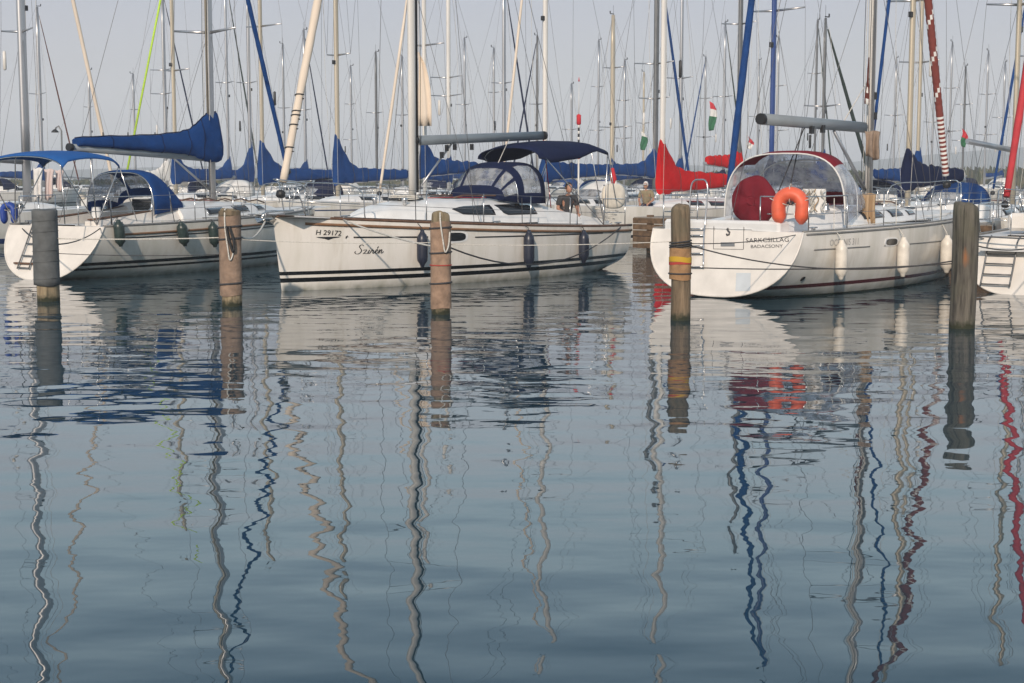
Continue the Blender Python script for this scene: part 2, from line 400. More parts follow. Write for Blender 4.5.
class Coach:
    """rounded cabin trunk from x0 (aft) to x1 (front)"""
    def __init__(s, hull, x0, x1, w0, w1, h0, h1, nose=1.2, ex=3.2): s.h, s.x0, s.x1, s.w0, s.w1, s.h0, s.h1, s.nose, s.ex = hull, x0, x1, w0, w1, h0, h1, nose, ex
    def dim(s, x):
        u = (x - s.x0) / (s.x1 - s.x0); u = min(max(u, 0), 1)
        w = lerp(s.w0, s.w1, u ** 1.3); hh = lerp(s.h0, s.h1, u)
        d = (s.x1 - x) / s.nose
        if d < 1: k = math.sqrt(max(1 - (1 - max(d, 0)) ** 2, 0)); hh *= k ** .9; w *= .45 + .55 * k
        zd = s.h.sheer(x / s.h.L) - .03
        return w, hh, zd
    def y(s, x, z):
        w, hh, zd = s.dim(x); q = min(max((z - zd) / max(hh, .01), 0), 1)
        return w * (1 - q ** s.ex) ** (1 / s.ex) * (1 - .10 * q)
    def top(s, x): w, hh, zd = s.dim(x); return zd + hh
    def mesh(s, n=22, k=8):
        m = MB(); rings = []
        for i in range(n + 1):
            x = lerp(s.x0, s.x1 - .01, 1 - (1 - i / n) ** 1.35); w, hh, zd = s.dim(x); r = []
            for j in range(2 * k + 1):
                a = j / (2 * k) * math.pi; c, sn = math.cos(a), math.sin(a); e_ = 2 / s.ex
                q = abs(sn) ** e_; r.append(Vector((x, math.copysign(abs(c) ** e_, c) * w * (1 - .10 * q), zd + hh * q)))
            rings.append(r)
        m.loft(rings, False, False)
        m.add(rings[0], [list(range(len(rings[0])))[::-1]], 0, False)
        return m

def patch(fy, xs, lo, hi, side, off, nx=10, nz=3, m=None, th=.006):
    """thin plate lying on the surface y = fy(x, z), from lo(x) to hi(x)"""
    m = m or MB(); P = []
    for i in range(nx + 1):
        x = lerp(xs[0], xs[1], i / nx)
        P.append([Vector((x, side * (fy(x, lerp(lo(x), hi(x), j / nz)) + off), lerp(lo(x), hi(x), j / nz))) for j in range(nz + 1)])
    m.sheet(P, th); return m

def pl(pts):
    """piecewise linear function through (x, v) points"""
    pts = sorted(pts)
    def f(x):
        if x <= pts[0][0]: return pts[0][1]
        for (a, va), (b, vb) in zip(pts, pts[1:]):
            if x <= b: return va + (vb - va) * (x - a) / (b - a)
        return pts[-1][1]
    return f

class Boat:
    def __init__(s, name, stern, az, hull, label, group=None, cat='sailboat'):
        """stern = world xy of the sheer-level stern centre, az = heading clockwise from +Y"""
        s.hull = hull; s.h = Vector((math.sin(az), math.cos(az), 0)); s.p = Vector((-s.h.y, s.h.x, 0))
        s.o = Vector((stern[0], stern[1], 0)); s.rz = math.atan2(s.h.y, s.h.x)
        s.root = empty(name, s.o, s.rz); tag(s.root, label, cat, group)
    def world(s, x, y, z): return s.o + s.h * x + s.p * y + Vector((0, 0, z))
    def pix(s, px, py, yo=0.):
        """local (x, z) where the photo's pixel meets the boat's own lengthwise plane y = yo"""
        d = ray(px, py); c = Vector((0, 0, CAMZ)); q = s.o + s.p * yo
        t = (q - c).dot(s.p) / d.dot(s.p); w = c + d * t
        return (w - s.o).dot(s.h), w.z
    def part(s, m, name, mats, parent=None, label=None, flat=False): return m.build(name, mats, parent or s.root, None, label, flat)

def wire(b, p, q, r=.006, name='shroud', mt=None, parent=None):
    m = MB(); m.tube([p, q], r, 5); return b.part(m, name, mt or M['wire'], parent)

def stick_mast(b, x, z0, z1, r, mt, spreaders, flip=1, taper=True, fore=None):
    m = MB(); n = 6
    m.tube([(x, 0, lerp(z0, z1, k / n)) for k in range(n + 1)], [r * (1 if k < n else .75) for k in range(n + 1)], 14, ell=(.8, 1.15))
    mo = b.part(m, 'mast', mt)
    for z, w in spreaders:
        for sd in (1, -1):
            q = MB(); q.tube([(x, sd * r * .5, z), (x - w * .18, sd * w, z + .06)], [.03, .018], 6, ell=(1.3, .6)); b.part(q, 'spreader', M['alu'], mo)
    tp = MB(); tp.tube([(x - .02, 0, z1), (x - .02, 0, z1 + .55)], .008, 5); tp.box((x + .12, 0, z1 + .06), (.34, .05, .04)); tp.box((x + .3, 0, z1 + .14), (.05, .05, .14))
    b.part(tp, 'masthead_fitting', M['black'], mo)
    return mo

def rig(b, x, z1, chain, xb, zb, xs, zs, spreaders, r=.006, lower=True):
    h = b.hull; hz = z1 - .1
    for sd in (1, -1):
        yw = h.b(chain / h.L) - .12; foot = Vector((chain, sd * yw, h.sheer(chain / h.L)))
        pts = [foot]
        for z, w in spreaders: pts.append(Vector((x - w * .18, sd * w, z + .06)))
        pts.append(Vector((x, sd * .04, hz)))
        m = MB(); m.tube(pts, r, 5); b.part(m, 'shroud', M['wire'])
        if lower and spreaders:
            wire(b, foot + Vector((-.25, -sd * .05, 0)), (x, sd * .05, spreaders[0][0] - .05), r)
    wire(b, (xs, 0, zs), (x - .08, 0, z1), r, 'backstay')

def furl(b, x0, z0, x1, z1, r, mt, mif=None, name='furled_sail', sagv=.0, drum=True, mats=None, f0=.03, f1=.97, n=30):
    A, B = Vector((x0, 0, z0)), Vector((x1, 0, z1)); m = MB(); pts = []; rs = []
    for k in range(n + 1):
        t = lerp(f0, f1, k / n); p = A.lerp(B, t); p.x += sagv * 4 * t * (1 - t); pts.append(p)
        rs.append(r * (.75 + .4 * math.sin(math.pi * min(1, .12 + k / n * .8))) * (1 + .05 * math.sin(k * 2.1)) * (1 - .5 * (k / n) ** 2))
    m.tube(pts, rs, 9, mif=mif)
    o = b.part(m, name, mats or mt)
    wire(b, A, B, .007, 'forestay')
    if drum:
        d = MB(); dd = (B - A).normalized()
        d.tube([A + dd * .10, A + dd * .13, A + dd * .22, A + dd * .25], [.05, .09, .09, .05], 10); b.part(d, 'furling_drum', M['black'])
    return o

def boom_cover(b, x, zb, length, mt, h0=.75, r0=.17, rise=1.0, boom_mt=None, boom_r=.065, tilt=.2, name='sail_cover'):
    m = MB(); m.tube([(x - .08, 0, zb), (x - length, 0, zb + tilt)], boom_r, 10, ell=(.8, 1.2)); bo = b.part(m, 'boom', boom_mt or M['alu'])
    if mt is None: return bo
    m = MB(); n = 40; rings = []; rnd = random.Random(int(x * 100) + int(length * 37)); ph = [rnd.uniform(0, 6.28) for _ in range(5)]; nt = max(4, int(length / .8))
    for k in range(n + 1):
        u = (k / n) ** 1.35; xx = x + .13 - (length - .05) * u
        tie = .5 + .5 * math.cos(u * nt * 2 * math.pi + ph[0]); pinch = 1 - .07 * tie ** 6
        rs_ = rise * (1 if u < .035 else max(0, 1 - (u - .035) / .34) ** 2.6)
        top = zb + .12 + tilt * u + (h0 * .52) * (1 - .62 * u) * pinch + rs_ + .02 * math.sin(k * 1.3 + ph[1])
        lo = zb - .05 + tilt * u - (.06 if u < .1 else 0) - .04 * (1 - tie) * (1 - u)
        w = max(r0 * (1 - .45 * u) * pinch, .05); c = (top + lo) / 2; hh = (top - lo) / 2
        if k == n: hh *= .8; w *= .8
        ring = []
        for j in range(20):
            a = j / 20 * 2 * math.pi; fold = 1 + .07 * math.sin(5 * a + k * .9 + ph[2]) + .05 * math.sin(3 * a - k * .55 + ph[3])
            ring.append(Vector((xx + .03 * math.sin(a * 2 + k), w * fold * math.copysign(abs(math.cos(a)) ** .8, math.cos(a)) * (1 - .3 * math.sin(a)), c + hh * math.sin(a))))
        rings.append(ring)
    m.loft(rings, True, True); co = b.part(m, name, mt)
    for k in (13, 21, 28, 34):
        c = sum(rings[k], Vector()) / 20; q = MB(); q.tube([c + (p - c) * 1.03 for p in rings[k] + rings[k][:1]], .011, 5); b.part(q, 'lashing', M['rope_dk'], co)
    return co

def rails(b, x_push=1.0, x_pul=1.3, n_st=4, push=True, pul=True, hgt=.6, life=True, r=.013, inset=.06):
    h = b.hull; L = h.L
    if push:
        for sd in (1, -1):
            m = MB()
            pp = [h.edge(x_push, sd, inset, hgt), h.edge(.35, sd, inset, hgt), Vector((.12, sd * h.bt * .75, h.zst + hgt))]
            m.tube([h.edge(x_push, sd, inset, 0), pp[0]], r, 6); m.tube([h.edge(.25, sd, inset, 0), h.edge(.25, sd, inset, hgt)], r, 6)
            m.tube([h.edge(x_push, sd, inset, hgt * .5), h.edge(.3, sd, inset, hgt * .5), Vector((.1, sd * h.bt * .5, h.zst + hgt * .5))], r * .85, 6)
            m.tube(curve(pp + [Vector((.08, sd * h.bt * .42, h.zst + hgt))], 4), r, 6); m.tube([Vector((.08, sd * h.bt * .42, h.zst)), Vector((.08, sd * h.bt * .42, h.zst + hgt))], r, 6)
            b.part(m, 'pushpit', M['steel'])
    xp = L - x_pul
    if pul:
        m = MB(); z = h.zb
        pts = [h.edge(xp - .15, 1, inset, 0), h.edge(xp, 1, inset, hgt), h.edge(L - .5, 1, inset * .5, hgt + .05), Vector((L - .02, 0, z + hgt + .08)), h.edge(L - .5, -1, inset * .5, hgt + .05), h.edge(xp, -1, inset, hgt), h.edge(xp - .15, -1, inset, 0)]
        m.tube(curve(pts, 5), r, 6)
        for sd in (1, -1):
            m.tube([h.edge(L - .55, sd, .05, 0), h.edge(L - .35, sd, 0, hgt + .05)], r, 6)
            m.tube([h.edge(xp - .05, sd, inset, hgt * .5), h.edge(L - .45, sd, .03, hgt * .5)], r * .85, 6)
        b.part(m, 'pulpit', M['steel'])
    xs = [lerp(x_push, xp, (k + 1) / (n_st + 1)) for k in range(n_st)]
    for sd in (1, -1):
        for x in xs:
            m = MB(); m.tube([h.edge(x, sd, inset, -.01), h.edge(x, sd, inset, hgt + .01)], r * .9, 6); b.part(m, 'stanchion', M['steel'])
        if life:
            for f in (.5, 1.0):
                m = MB(); m.tube([h.edge(x, sd, inset, hgt * f) for x in [x_push] + xs + [xp]], .005, 5); b.part(m, 'lifeline', M['wire'])

def toe_rail(b, mt, r=.025, dz=.012, x0=0, name='toe_rail'):
    h = b.hull
    for sd in (1, -1):
        m = MB(); m.tube([Vector((t * h.L, sd * (h.b(t) - .012), h.sheer(t) + dz)) for t in [lerp(x0 / h.L, 1, k / 24) for k in range(25)]], r, 6); b.part(m, name, mt)

def canopy(b, rings, mats, mif=None, name='bimini', th=.012):
    m = MB(); m.sheet(rings, th, mif=mif); return b.part(m, name, mats)

def arch(x, w, z0, z1, n=16, ex=2.6, lean=0., a0=0.):
    """transverse arch of points from port foot over the top to starboard foot"""
    out = []
    for j in range(n + 1):
        a = lerp(a0, math.pi - a0, j / n); c, s_ = math.cos(a), math.sin(a); e_ = 2 / ex
        q = abs(s_) ** e_
        out.append(Vector((x + lean * q, math.copysign(abs(c) ** e_, c) * w, z0 + (z1 - z0) * q)))
    return out

# ------------------------------------------------------------------ setting: water, far shore
def water_mat():
    m = bpy.data.materials.new('lake_water'); m.use_nodes = True
    n, l = m.node_tree.nodes, m.node_tree.links
    b = n['Principled BSDF']; b.inputs['Base Color'].default_value = (.016, .044, .062, 1)
    b.inputs['Roughness'].default_value = .012; b.inputs['IOR'].default_value = 1.34
    g = n.new('ShaderNodeNewGeometry')
    def noise(sx, sy, detail, rough=.5, rot=0., dist=0.):
        mp = n.new('ShaderNodeMapping'); mp.inputs['Scale'].default_value = (sx, sy, 1); mp.inputs['Rotation'].default_value = (0, 0, rot)
        l.new(g.outputs['Position'], mp.inputs[0])
        t = n.new('ShaderNodeTexNoise'); t.inputs['Scale'].default_value = 1; t.inputs['Detail'].default_value = detail
        t.inputs['Roughness'].default_value = rough; t.inputs['Distortion'].default_value = dist
        l.new(mp.outputs[0], t.inputs[0]); return t.outputs[0]
    def mul(a, f):
        x = n.new('ShaderNodeMath'); x.operation = 'MULTIPLY'; l.new(a, x.inputs[0])
        if isinstance(f, float): x.inputs[1].default_value = f
        else: l.new(f, x.inputs[1])
        return x.outputs[0]
    def add(a, c):
        x = n.new('ShaderNodeMath'); l.new(a, x.inputs[0]); l.new(c, x.inputs[1]); return x.outputs[0]
    swell = mul(noise(.85, 1.4, 1.0, .4, R(12)), .020)
    chop = mul(noise(1.9, 3.4, 2.0, .5, R(-14)), .0020)
    # ripple patches drift between the piles and the hulls
    pm = noise(.10, .16, 2.0); mr = n.new('ShaderNodeMapRange'); mr.inputs[1].default_value = .42; mr.inputs[2].default_value = .62
    mr.inputs[3].default_value = .05; mr.inputs[4].default_value = 1.0; l.new(pm, mr.inputs[0])
    sy = n.new('ShaderNodeSeparateXYZ'); l.new(g.outputs['Position'], sy.inputs[0])
    md = n.new('ShaderNodeMapRange'); md.inputs[1].default_value = 10; md.inputs[2].default_value = 19; md.inputs[3].default_value = .12; md.inputs[4].default_value = 1.0
    l.new(sy.outputs[1], md.inputs[0])
    rip = mul(mul(mul(noise(3.0, 5.6, 1.2, .5, R(6)), .0036), mr.outputs[0]), md.outputs[0])
    hgt = add(add(swell, chop), rip)
    bp = n.new('ShaderNodeBump'); bp.inputs['Strength'].default_value = 1; bp.inputs['Distance'].default_value = 1
    l.new(hgt, bp.inputs['Height']); l.new(bp.outputs[0], b.inputs['Normal'])
    return m
wm = MB(); wm.add([(-2500, -60, 0), (2500, -60, 0), (2500, 2550, 0), (-2500, 2550, 0)], [[0, 1, 2, 3]], 0, False)
tag(wm.build('water', water_mat()), 'calm blue grey harbour water mirroring masts', None, None, 'structure')

def ridge():
    m = MB(); rows = []
    xs = [-4000 + k * 100 for k in range(81)]
    for x in xs:
        x = x * .5; hh = 10 + 60 * max(0, min(1, (x - 300) / 300)) * (.8 + .2 * math.sin(x * .004)) + 25 * max(0, math.sin(x * .0011 + 1.2)) + 6 * math.sin(x * .013)
        hh *= .36; rows.append([Vector((x, 1600, -2)), Vector((x, 1650, hh * .6)), Vector((x, 1750, hh)), Vector((x, 2000, -2))])
    m.loft(rows, False, False)
    tag(m.build('hills', mat('far_hill_woods', (.06, .085, .07), .95, var=.3, scale=.01)), 'low wooded hills on the far shore', None, None, 'structure')
ridge()

def reeds():
    m = MB(); rnd = random.Random(3)
    for k in range(16000):
        x = rnd.uniform(-150, 190); y = rnd.uniform(255, 300) - .12 * x
        big = .55 + .45 * math.sin(x * .06 + 1) * math.sin(x * .023)
        edge_ = .34 + .66 * min(1, max(0, (x - 20) / 30))
        h = (2.6 + 1.5 * big + rnd.uniform(-.6, 1.2) + (2.2 * max(0, math.sin(x * .11 + 2)) ** 6)) * edge_ * (.5 + .5 * (y - 245) / 55)
        w = rnd.uniform(.25, .6); a = rnd.uniform(-.5, .5); lean = rnd.uniform(-.5, .5)
        dx, dy = math.cos(a) * w, math.sin(a) * w; z0 = rnd.uniform(0, h * .55)
        m.add([(x - dx, y - dy, z0), (x + dx, y + dy, z0), (x + dx * .8 + lean, y + dy, h * .9), (x + lean * 1.3, y, h)], [[0, 1, 2, 3]], rnd.randrange(3), False)
    mats = [mat('reed_green', (.045, .06, .022), .9, var=.3, scale=.5), mat('reed_dark', (.025, .038, .018), .9, var=.3, scale=.5), mat('reed_straw', (.11, .10, .05), .9, var=.3, scale=.5)]
    tag(m.build('reeds', mats), 'far belt of green reeds and willow scrub along the shore', None, None, 'stuff')
reeds()

def haze():
    m = MB(); x, y0, y1, z0, z1 = 2600, -90, 2650, -1.2, 42
    m.add([(-x, y0, z0), (x, y0, z0), (x, y1, z0), (-x, y1, z0), (-x, y0, z1), (x, y0, z1), (x, y1, z1), (-x, y1, z1)],
          [[3, 2, 1, 0], [4, 5, 6, 7], [0, 1, 5, 4], [1, 2, 6, 5], [2, 3, 7, 6], [3, 0, 4, 7]], 0, False)
    mt = bpy.data.materials.new('lake_haze'); mt.use_nodes = True; n = mt.node_tree.nodes; n.remove(n['Principled BSDF'])
    v = n.new('ShaderNodeVolumePrincipled'); v.inputs['Color'].default_value = (.93, .95, .98, 1); v.inputs['Density'].default_value = .0008
    mt.node_tree.links.new(v.outputs[0], n['Material Output'].inputs['Volume'])
    tag(m.build('haze', mt), 'thin summer haze over the lake', None, None, 'stuff')
haze()

# pier behind the first row
EU, NU = Vector((.76, -.65, 0)).normalized(), Vector((.65, .76, 0)).normalized()
def pier():
    p0 = Vector((3.9, 42.9, 0)); a, bq = p0 - EU * .5, p0 + EU * 26
    root = empty('wooden_pier', a, math.atan2(EU.y, EU.x)); tag(root, 'weathered brown timber pier behind the first row of yachts', 'pier')
    ln = (bq - a).length; m = MB()
    n = int(ln / .3)
    for k in range(n): m.box((k * .3 + .15, .75, .98), (.28, 1.6, .05))
    m.build('deck_boards', M['concrete'], root)
    m = MB()
    for k in range(5): m.box((ln / 2, -.06, .2 + k * .175), (ln, .045, .155))
    m.build('fascia_planks', M['plank'], root)
    for k in range(int(ln / 4) + 1):
        for yy in (.22, 1.6):
            m = MB(); m.tube([(k * 4 + .4, yy, -1), (k * 4 + .4, yy, 1.06)], .11, 10); m.build('pile', M['plank'], root)
pier()

# ------------------------------------------------------------------ yacht with bow towards the photographer: Sziren
BOW = at_z(284, 291); QTR = at_z(631.5, 268.5)
SZL, SZBT = None, 1.3
dv = (QTR - BOW); D = dv.length; SZL = math.sqrt(D * D - SZBT ** 2)
az_bq = math.atan2(-dv.x, -dv.y); az = az_bq - math.asin(SZBT / D)
hv = Vector((math.sin(az), math.cos(az), 0))
sz_stern = BOW - hv * SZL
sz_h = Hull(SZL + .22, 1.62, SZBT, 1.42, 1.02, .24, -.10, .5, .05, .40, 3.5)
sz = Boat('sailing_yacht', sz_stern, az, sz_h, 'white sailing yacht with navy canvas, bow towards us, lettered Szirén and H 29172')
cx0 = sz.pix(548, 205, 1.1)[0]
sz_hm = hull_mat('sziren_gelcoat', GEL, [(.30, .37, S('#0c0d10')), (.16, .245, S('#0c0d10'))])
sz_hm2 = sz_hm
sz.part(sz_h.mesh(30, 12), 'hull', sz_hm)
sz.part(sz_h.deck(28, (.4, cx0 + .2, .55, .62)), 'deck', M['deck'])
toe_rail(sz, M['teak'], .03, .01)
for sd in (1, -1):
    m = patch(sz_h.y, (.02, sz_h.L - .5), lambda x: sz_h.sheer(x / sz_h.L) - .135, lambda x: sz_h.sheer(x / sz_h.L) - .085, sd, .012, 40, 1, th=.03)
    sz.part(m, 'rubbing_strake', M['goldrail'])
cr = Coach(sz_h, cx0, 7.9, 1.12, .70, .62, .50, 2.6)
cro = sz.part(cr.mesh(), 'coachroof', M['cabin'])
def px_x(b, px, yo): return b.pix(px, 210, yo)[0]
def winpatch(b, fy, poly_top, poly_bot, yo, side, mt, name, parent, off=.006):
    T = [b.pix(*p, yo) for p in poly_top]; B_ = [b.pix(*p, yo) for p in poly_bot]
    x0 = max(min(t[0] for t in T), min(t[0] for t in B_)); x1 = min(max(t[0] for t in T), max(t[0] for t in B_))
    m = patch(fy, (x0, x1), pl(B_), pl(T), side, off, 10, 4, th=.01); return b.part(m, name, mt, parent)
# dark cabin windows (port side), mirrored to starboard
for sd in (1, -1):
    winpatch(sz, cr.y, [(462, 209), (472, 206.5), (499, 205)], [(462, 209.5), (470, 214.6), (500.5, 215)], 1.05, sd, M['smoke'], 'window', cro)
    winpatch(sz, cr.y, [(503.5, 205), (538, 203.5)], [(503.5, 205.4), (508, 215), (538, 214)], 1.05, sd, M['smoke'], 'window', cro)
    for x in (3.2, 5.4):
        pass
    # grab rails
    m = MB(); m.tube([(x, sd * .62, cr.top(x) + .02 + (.05 if k not in (0, 8) else 0)) for k, x in enumerate([3.4 + i * .28 for i in range(9)])], .016, 6); sz.part(m, 'grab_rail', M['teak'], cro)
# hull port light with frame
def oval(fy, cx, cz, a, b_, side, off, n=20, m=None, th=.012, ex=3.):
    m = m or MB(); ring = []
    for k in range(n):
        t = 2 * math.pi * k / n; x = cx + a * math.copysign(abs(math.cos(t)) ** (2 / ex), math.cos(t)); z = cz + b_ * math.copysign(abs(math.sin(t)) ** (2 / ex), math.sin(t))
        ring.append((x, z))
    o = [Vector((x, side * (fy(x, z) + off + th), z)) for x, z in ring]; i = [Vector((x, side * (fy(x, z) - .01), z)) for x, z in ring]
    m.loft([i, o], True, True); return m
for sd in (1, -1):
    cx, cz = sz.pix(458, 237, 1.5); fo = sz.part(oval(sz_h.y, cx, cz, .36, .12, sd, .0, th=.006), 'portlight', M['cabin'])
    sz.part(oval(sz_h.y, cx, cz, .29, .085, sd, .003, th=.012), 'pane', M['smoke'], fo)
# thin black cove lines and emblem
def surf_pix(b, h, px, py, side, yo):
    for _ in range(6):
        x, z = b.pix(px, py, yo); yo = side * h.y(x, z)
    return x, z
def hull_line(b, h, p0, p1, yo, side, w, mt, name='cove_stripe', off=.003):
    a, c = surf_pix(b, h, *p0, side, yo), surf_pix(b, h, *p1, side, yo)
    x0, x1 = sorted((a[0], c[0])); f = pl([a, c])
    return b.part(patch(h.y, (x0, x1), lambda x: f(x) - w / 2, lambda x: f(x) + w / 2, side, off, 14, 1, th=.004), name, mt)
hull_line(sz, sz_h, (353, 237.3), (428, 237), 1.3, 1, .030, M['blackpaint'])
hull_line(sz, sz_h, (475, 237.2), (603, 233), 1.5, 1, .026, M['blackpaint'])
hull_line(sz, sz_h, (610, 232), (624, 230.5), 1.4, 1, .016, M['blackpaint'])
# boot-top emblem below the registration: flattened chevron
def decal_poly(b, h, pts, yo, side, mt, name, off=.004):
    P = [surf_pix(b, h, *p, side, yo) for p in pts]; vs = [Vector((x, side * (h.y(x, z) + off), z)) for x, z in P]
    m = MB(); m.add(vs, [list(range(len(vs)))], 0, False); return b.part(m, name, mt)
decal_poly(sz, sz_h, [(315, 237), (341, 236.5), (338, 237.6), (333, 238.3), (328, 240), (324, 238.8), (318, 238)], .7, 1, M['blackpaint'], 'emblem')
decal_poly(sz, sz_h, [(347, 237.2), (346, 239), (344.8, 238), (345.8, 237), (345.3, 235.8), (346.4, 236.3), (347.2, 235), (347.5, 236.6), (349, 237)], .8, 1, M['blackpaint'], 'emblem')
def hull_text(b, h, txt, px0, py0, px1, side, mt, shear=0., yo=1.0, name='lettering', bold=0., py1=None):
    """lay lettering on the hull side between two pixels on its baseline"""
    a, c = surf_pix(b, h, px0, py0, side, yo), surf_pix(b, h, px1, py1 if py1 is not None else py0, side, yo)
    vs, fs = text_mesh(txt, 1.0, shear, bold); w = max(v.x for v in vs) - min(v.x for v in vs); x_ = min(v.x for v in vs)
    d = (Vector((c[0], c[1])) - Vector((a[0], a[1]))); k = d.length / w; dn = d.normalized(); nn = Vector((0, 1)) if True else 0
    out = []
    for v in vs:
        p = Vector((a[0], a[1])) + dn * ((v.x - x_) * k) + nn * (v.y * k)
        out.append(Vector((p.x, side * (h.y(p.x, p.y) + .005), p.y)))
    m = MB(); m.add(out, fs, 0, False); return b.part(m, name, mt)
hull_text(sz, sz_h, 'H 29172', 315, 234.6, 341, 1, M['blackpaint'], .12, .7, 'registration_lettering', .012, 235.6)
# the cursive name, drawn as pen strokes (em units)
def script_name():
    st = [
        [(1.05, 1.25), (.85, 1.42), (.55, 1.35), (.45, 1.1), (.62, .85), (.78, .6), (.68, .25), (.35, .02), (0, .05), (-.18, .25), (-.05, .42)],
        [(1.05, .55), (1.3, .62), (1.55, .58), (1.2, .12), (1.05, .02), (1.3, .08), (1.62, .02), (1.78, .2), (1.98, .6)],
        [(1.98, .6), (1.85, .2), (1.9, .03), (2.05, .1), (2.2, .35)],
        [(2.12, .82), (2.16, .9)],
        [(2.2, .3), (2.32, .58), (2.4, .66), (2.42, .5), (2.6, .52), (2.5, .2), (2.55, .03), (2.72, .12), (2.85, .3)],
        [(2.85, .3), (3.05, .36), (3.22, .5), (3.15, .64), (2.98, .55), (2.9, .25), (3.0, .04), (3.2, .08), (3.38, .3)],
        [(3.12, .8), (3.32, 1.1)],
        [(3.38, .25), (3.55, .6), (3.48, .2), (3.42, 0), (3.6, .4), (3.8, .6), (3.88, .5), (3.78, .15), (3.85, .02), (4.02, .12), (4.15, .3)],
    ]
    a, c = surf_pix(sz, sz_h, 355.5, 254, 1, .9), surf_pix(sz, sz_h, 383.5, 253.6, 1, .9); k = (a[0] - c[0]) / 4.2
    m = MB()
    for s_ in st:
        pts = curve([(x, z, 0) for x, z in s_], 5) if len(s_) > 2 else [Vector((*s_[0], 0)), Vector((*s_[1], 0))]
        P = []
        for p in pts:
            x = a[0] - p.x * k; z = a[1] + p.y * k * .95; P.append(Vector((x, sz_h.y(x, z) + .004, z)))
        rs = []
        for i in range(len(P)):
            d = (P[min(i + 1, len(P) - 1)] - P[max(i - 1, 0)]); rs.append(0.0040 + .0058 * abs(d.z) / max(d.length, 1e-6))
        m.tube(P, rs, 5, ell=(1, 1))
    sz.part(m, 'name_lettering', M['blackpaint'])
script_name()
# transom board, steps
# mast, boom, rigging
xm, zm0 = sz.pix(412.5, 192, 0); xm_top = 15.2
mo = stick_mast(sz, xm, cr.top(xm) - .02, xm_top, .085, M['alu_wh'], [(6.2, 1.0), (10.6, .8)])
m = MB(); m.tube([(xm - .10, 0, cr.top(xm) + .15), (xm - .10, 0, xm_top - .6)], [.062, .055], 8); sz.part(m, 'mainsail_track', M['black'], mo)
rig(sz, xm, xm_top, xm - .35, 0, 0, .15, 1.1, [(6.2, 1.0), (10.6, .8)], .006)
bx0, bz0 = sz.pix(417, 140.5, 0); bx1, bz1 = sz.pix(543, 135.5, 0)
m = MB(); m.tube([(bx0, 0, bz0), (bx0 - .05, 0, bz0), (bx1, 0, bz1)], [.06, .085, .08], 12, ell=(.75, 1.2)); m.tube([(bx1 + .02, 0, bz1), (bx1 - .06, 0, bz1)], .1, 12, mi=1); m.tube([(bx0 + .02, 0, bz0), (bx0 + .1, 0, bz0)], .09, 12, mi=1)
sz.part(m, 'boom', [M['boom'], M['black']])
vx, vz = sz.pix(418, 188, 0); wx, wz = sz.pix(452, 143, 0)
m = MB(); m.tube([(vx - .05, 0, vz), (wx, 0, wz)], .022, 8); sz.part(m, 'boom_vang', M['alu'])
for px, py in ((445, 148), (453, 147), (470, 147), (440, 155)):
    x, z = sz.pix(px, py, 0); m = MB(); m.box((x, .05, z), (.08, .05, .13)); sz.part(m, 'block', M['black'])
wire(sz, (bx1, 0, bz1), (1.4, 0, 1.2), .012, 'mainsheet', M['rope_rd'])
wire(sz, sz_to := (bx1 + 1.2, .02, bz1), (xm - 1.9, .3, cr.top(xm - 1.9)), .01, 'mainsheet', M['rope'])
wire(sz, (bx1, 0, bz1 + .08), (xm - .1, 0, xm_top), .005, 'topping_lift', M['wire'])
fx0, fz0 = sz.pix(279, 203, 0); fx1, fz1 = sz.pix(318, 0, 0)
k_ = (xm_top - .5 - fz0) / (fz1 - fz0)
furl(sz, fx0, fz0, fx0 + (fx1 - fx0) * k_, xm_top - .5, .078, M['sail'], n=60)
# lashing wound round the furled sail
m = MB(); A, B_ = Vector((fx0, 0, fz0)), Vector((fx0 + (fx1 - fx0) * k_, 0, xm_top - .5))
for f in (.075, .108, .122, .128, .152): 
    c = A.lerp(B_, f); dd = (B_ - A).normalized(); u = Vector((0, 1, 0)); w = dd.cross(u)
    m.tube([c + u * (.088 * math.cos(t)) + w * (.088 * math.sin(t)) + dd * .012 * t for t in [q * .6 for q in range(12)]], .011, 5)
sz.part(m, 'sail_lashing', M['rope_dk'])
rails(sz, 1.3, 1.5, 4, hgt=.62)
# anchor and bow roller
m = MB(); z = sz_h.zb; L_ = sz_h.L
m.box((L_ + .02, 0, z + .03), (.5, .12, .05)); m.tube([(L_ + .22, -.05, z + .04), (L_ + .22, .05, z + .04)], .045, 10)
sz.part(m, 'bow_roller', M['steel'])
m = MB(); m.tube([(L_ - .5, 0, z + .1), (L_ + .2, 0, z + .1), (L_ + .32, 0, z - .02)], .022, 8)
m.sheet([[Vector((L_ + .34, -.16, z - .02)), Vector((L_ + .42, 0, z - .1)), Vector((L_ + .34, .16, z - .02))], [Vector((L_ + .05, -.12, z - .05)), Vector((L_ + .05, 0, z - .15)), Vector((L_ + .05, .12, z - .05))]], .015)
sz.part(m, 'anchor', M['steel'])
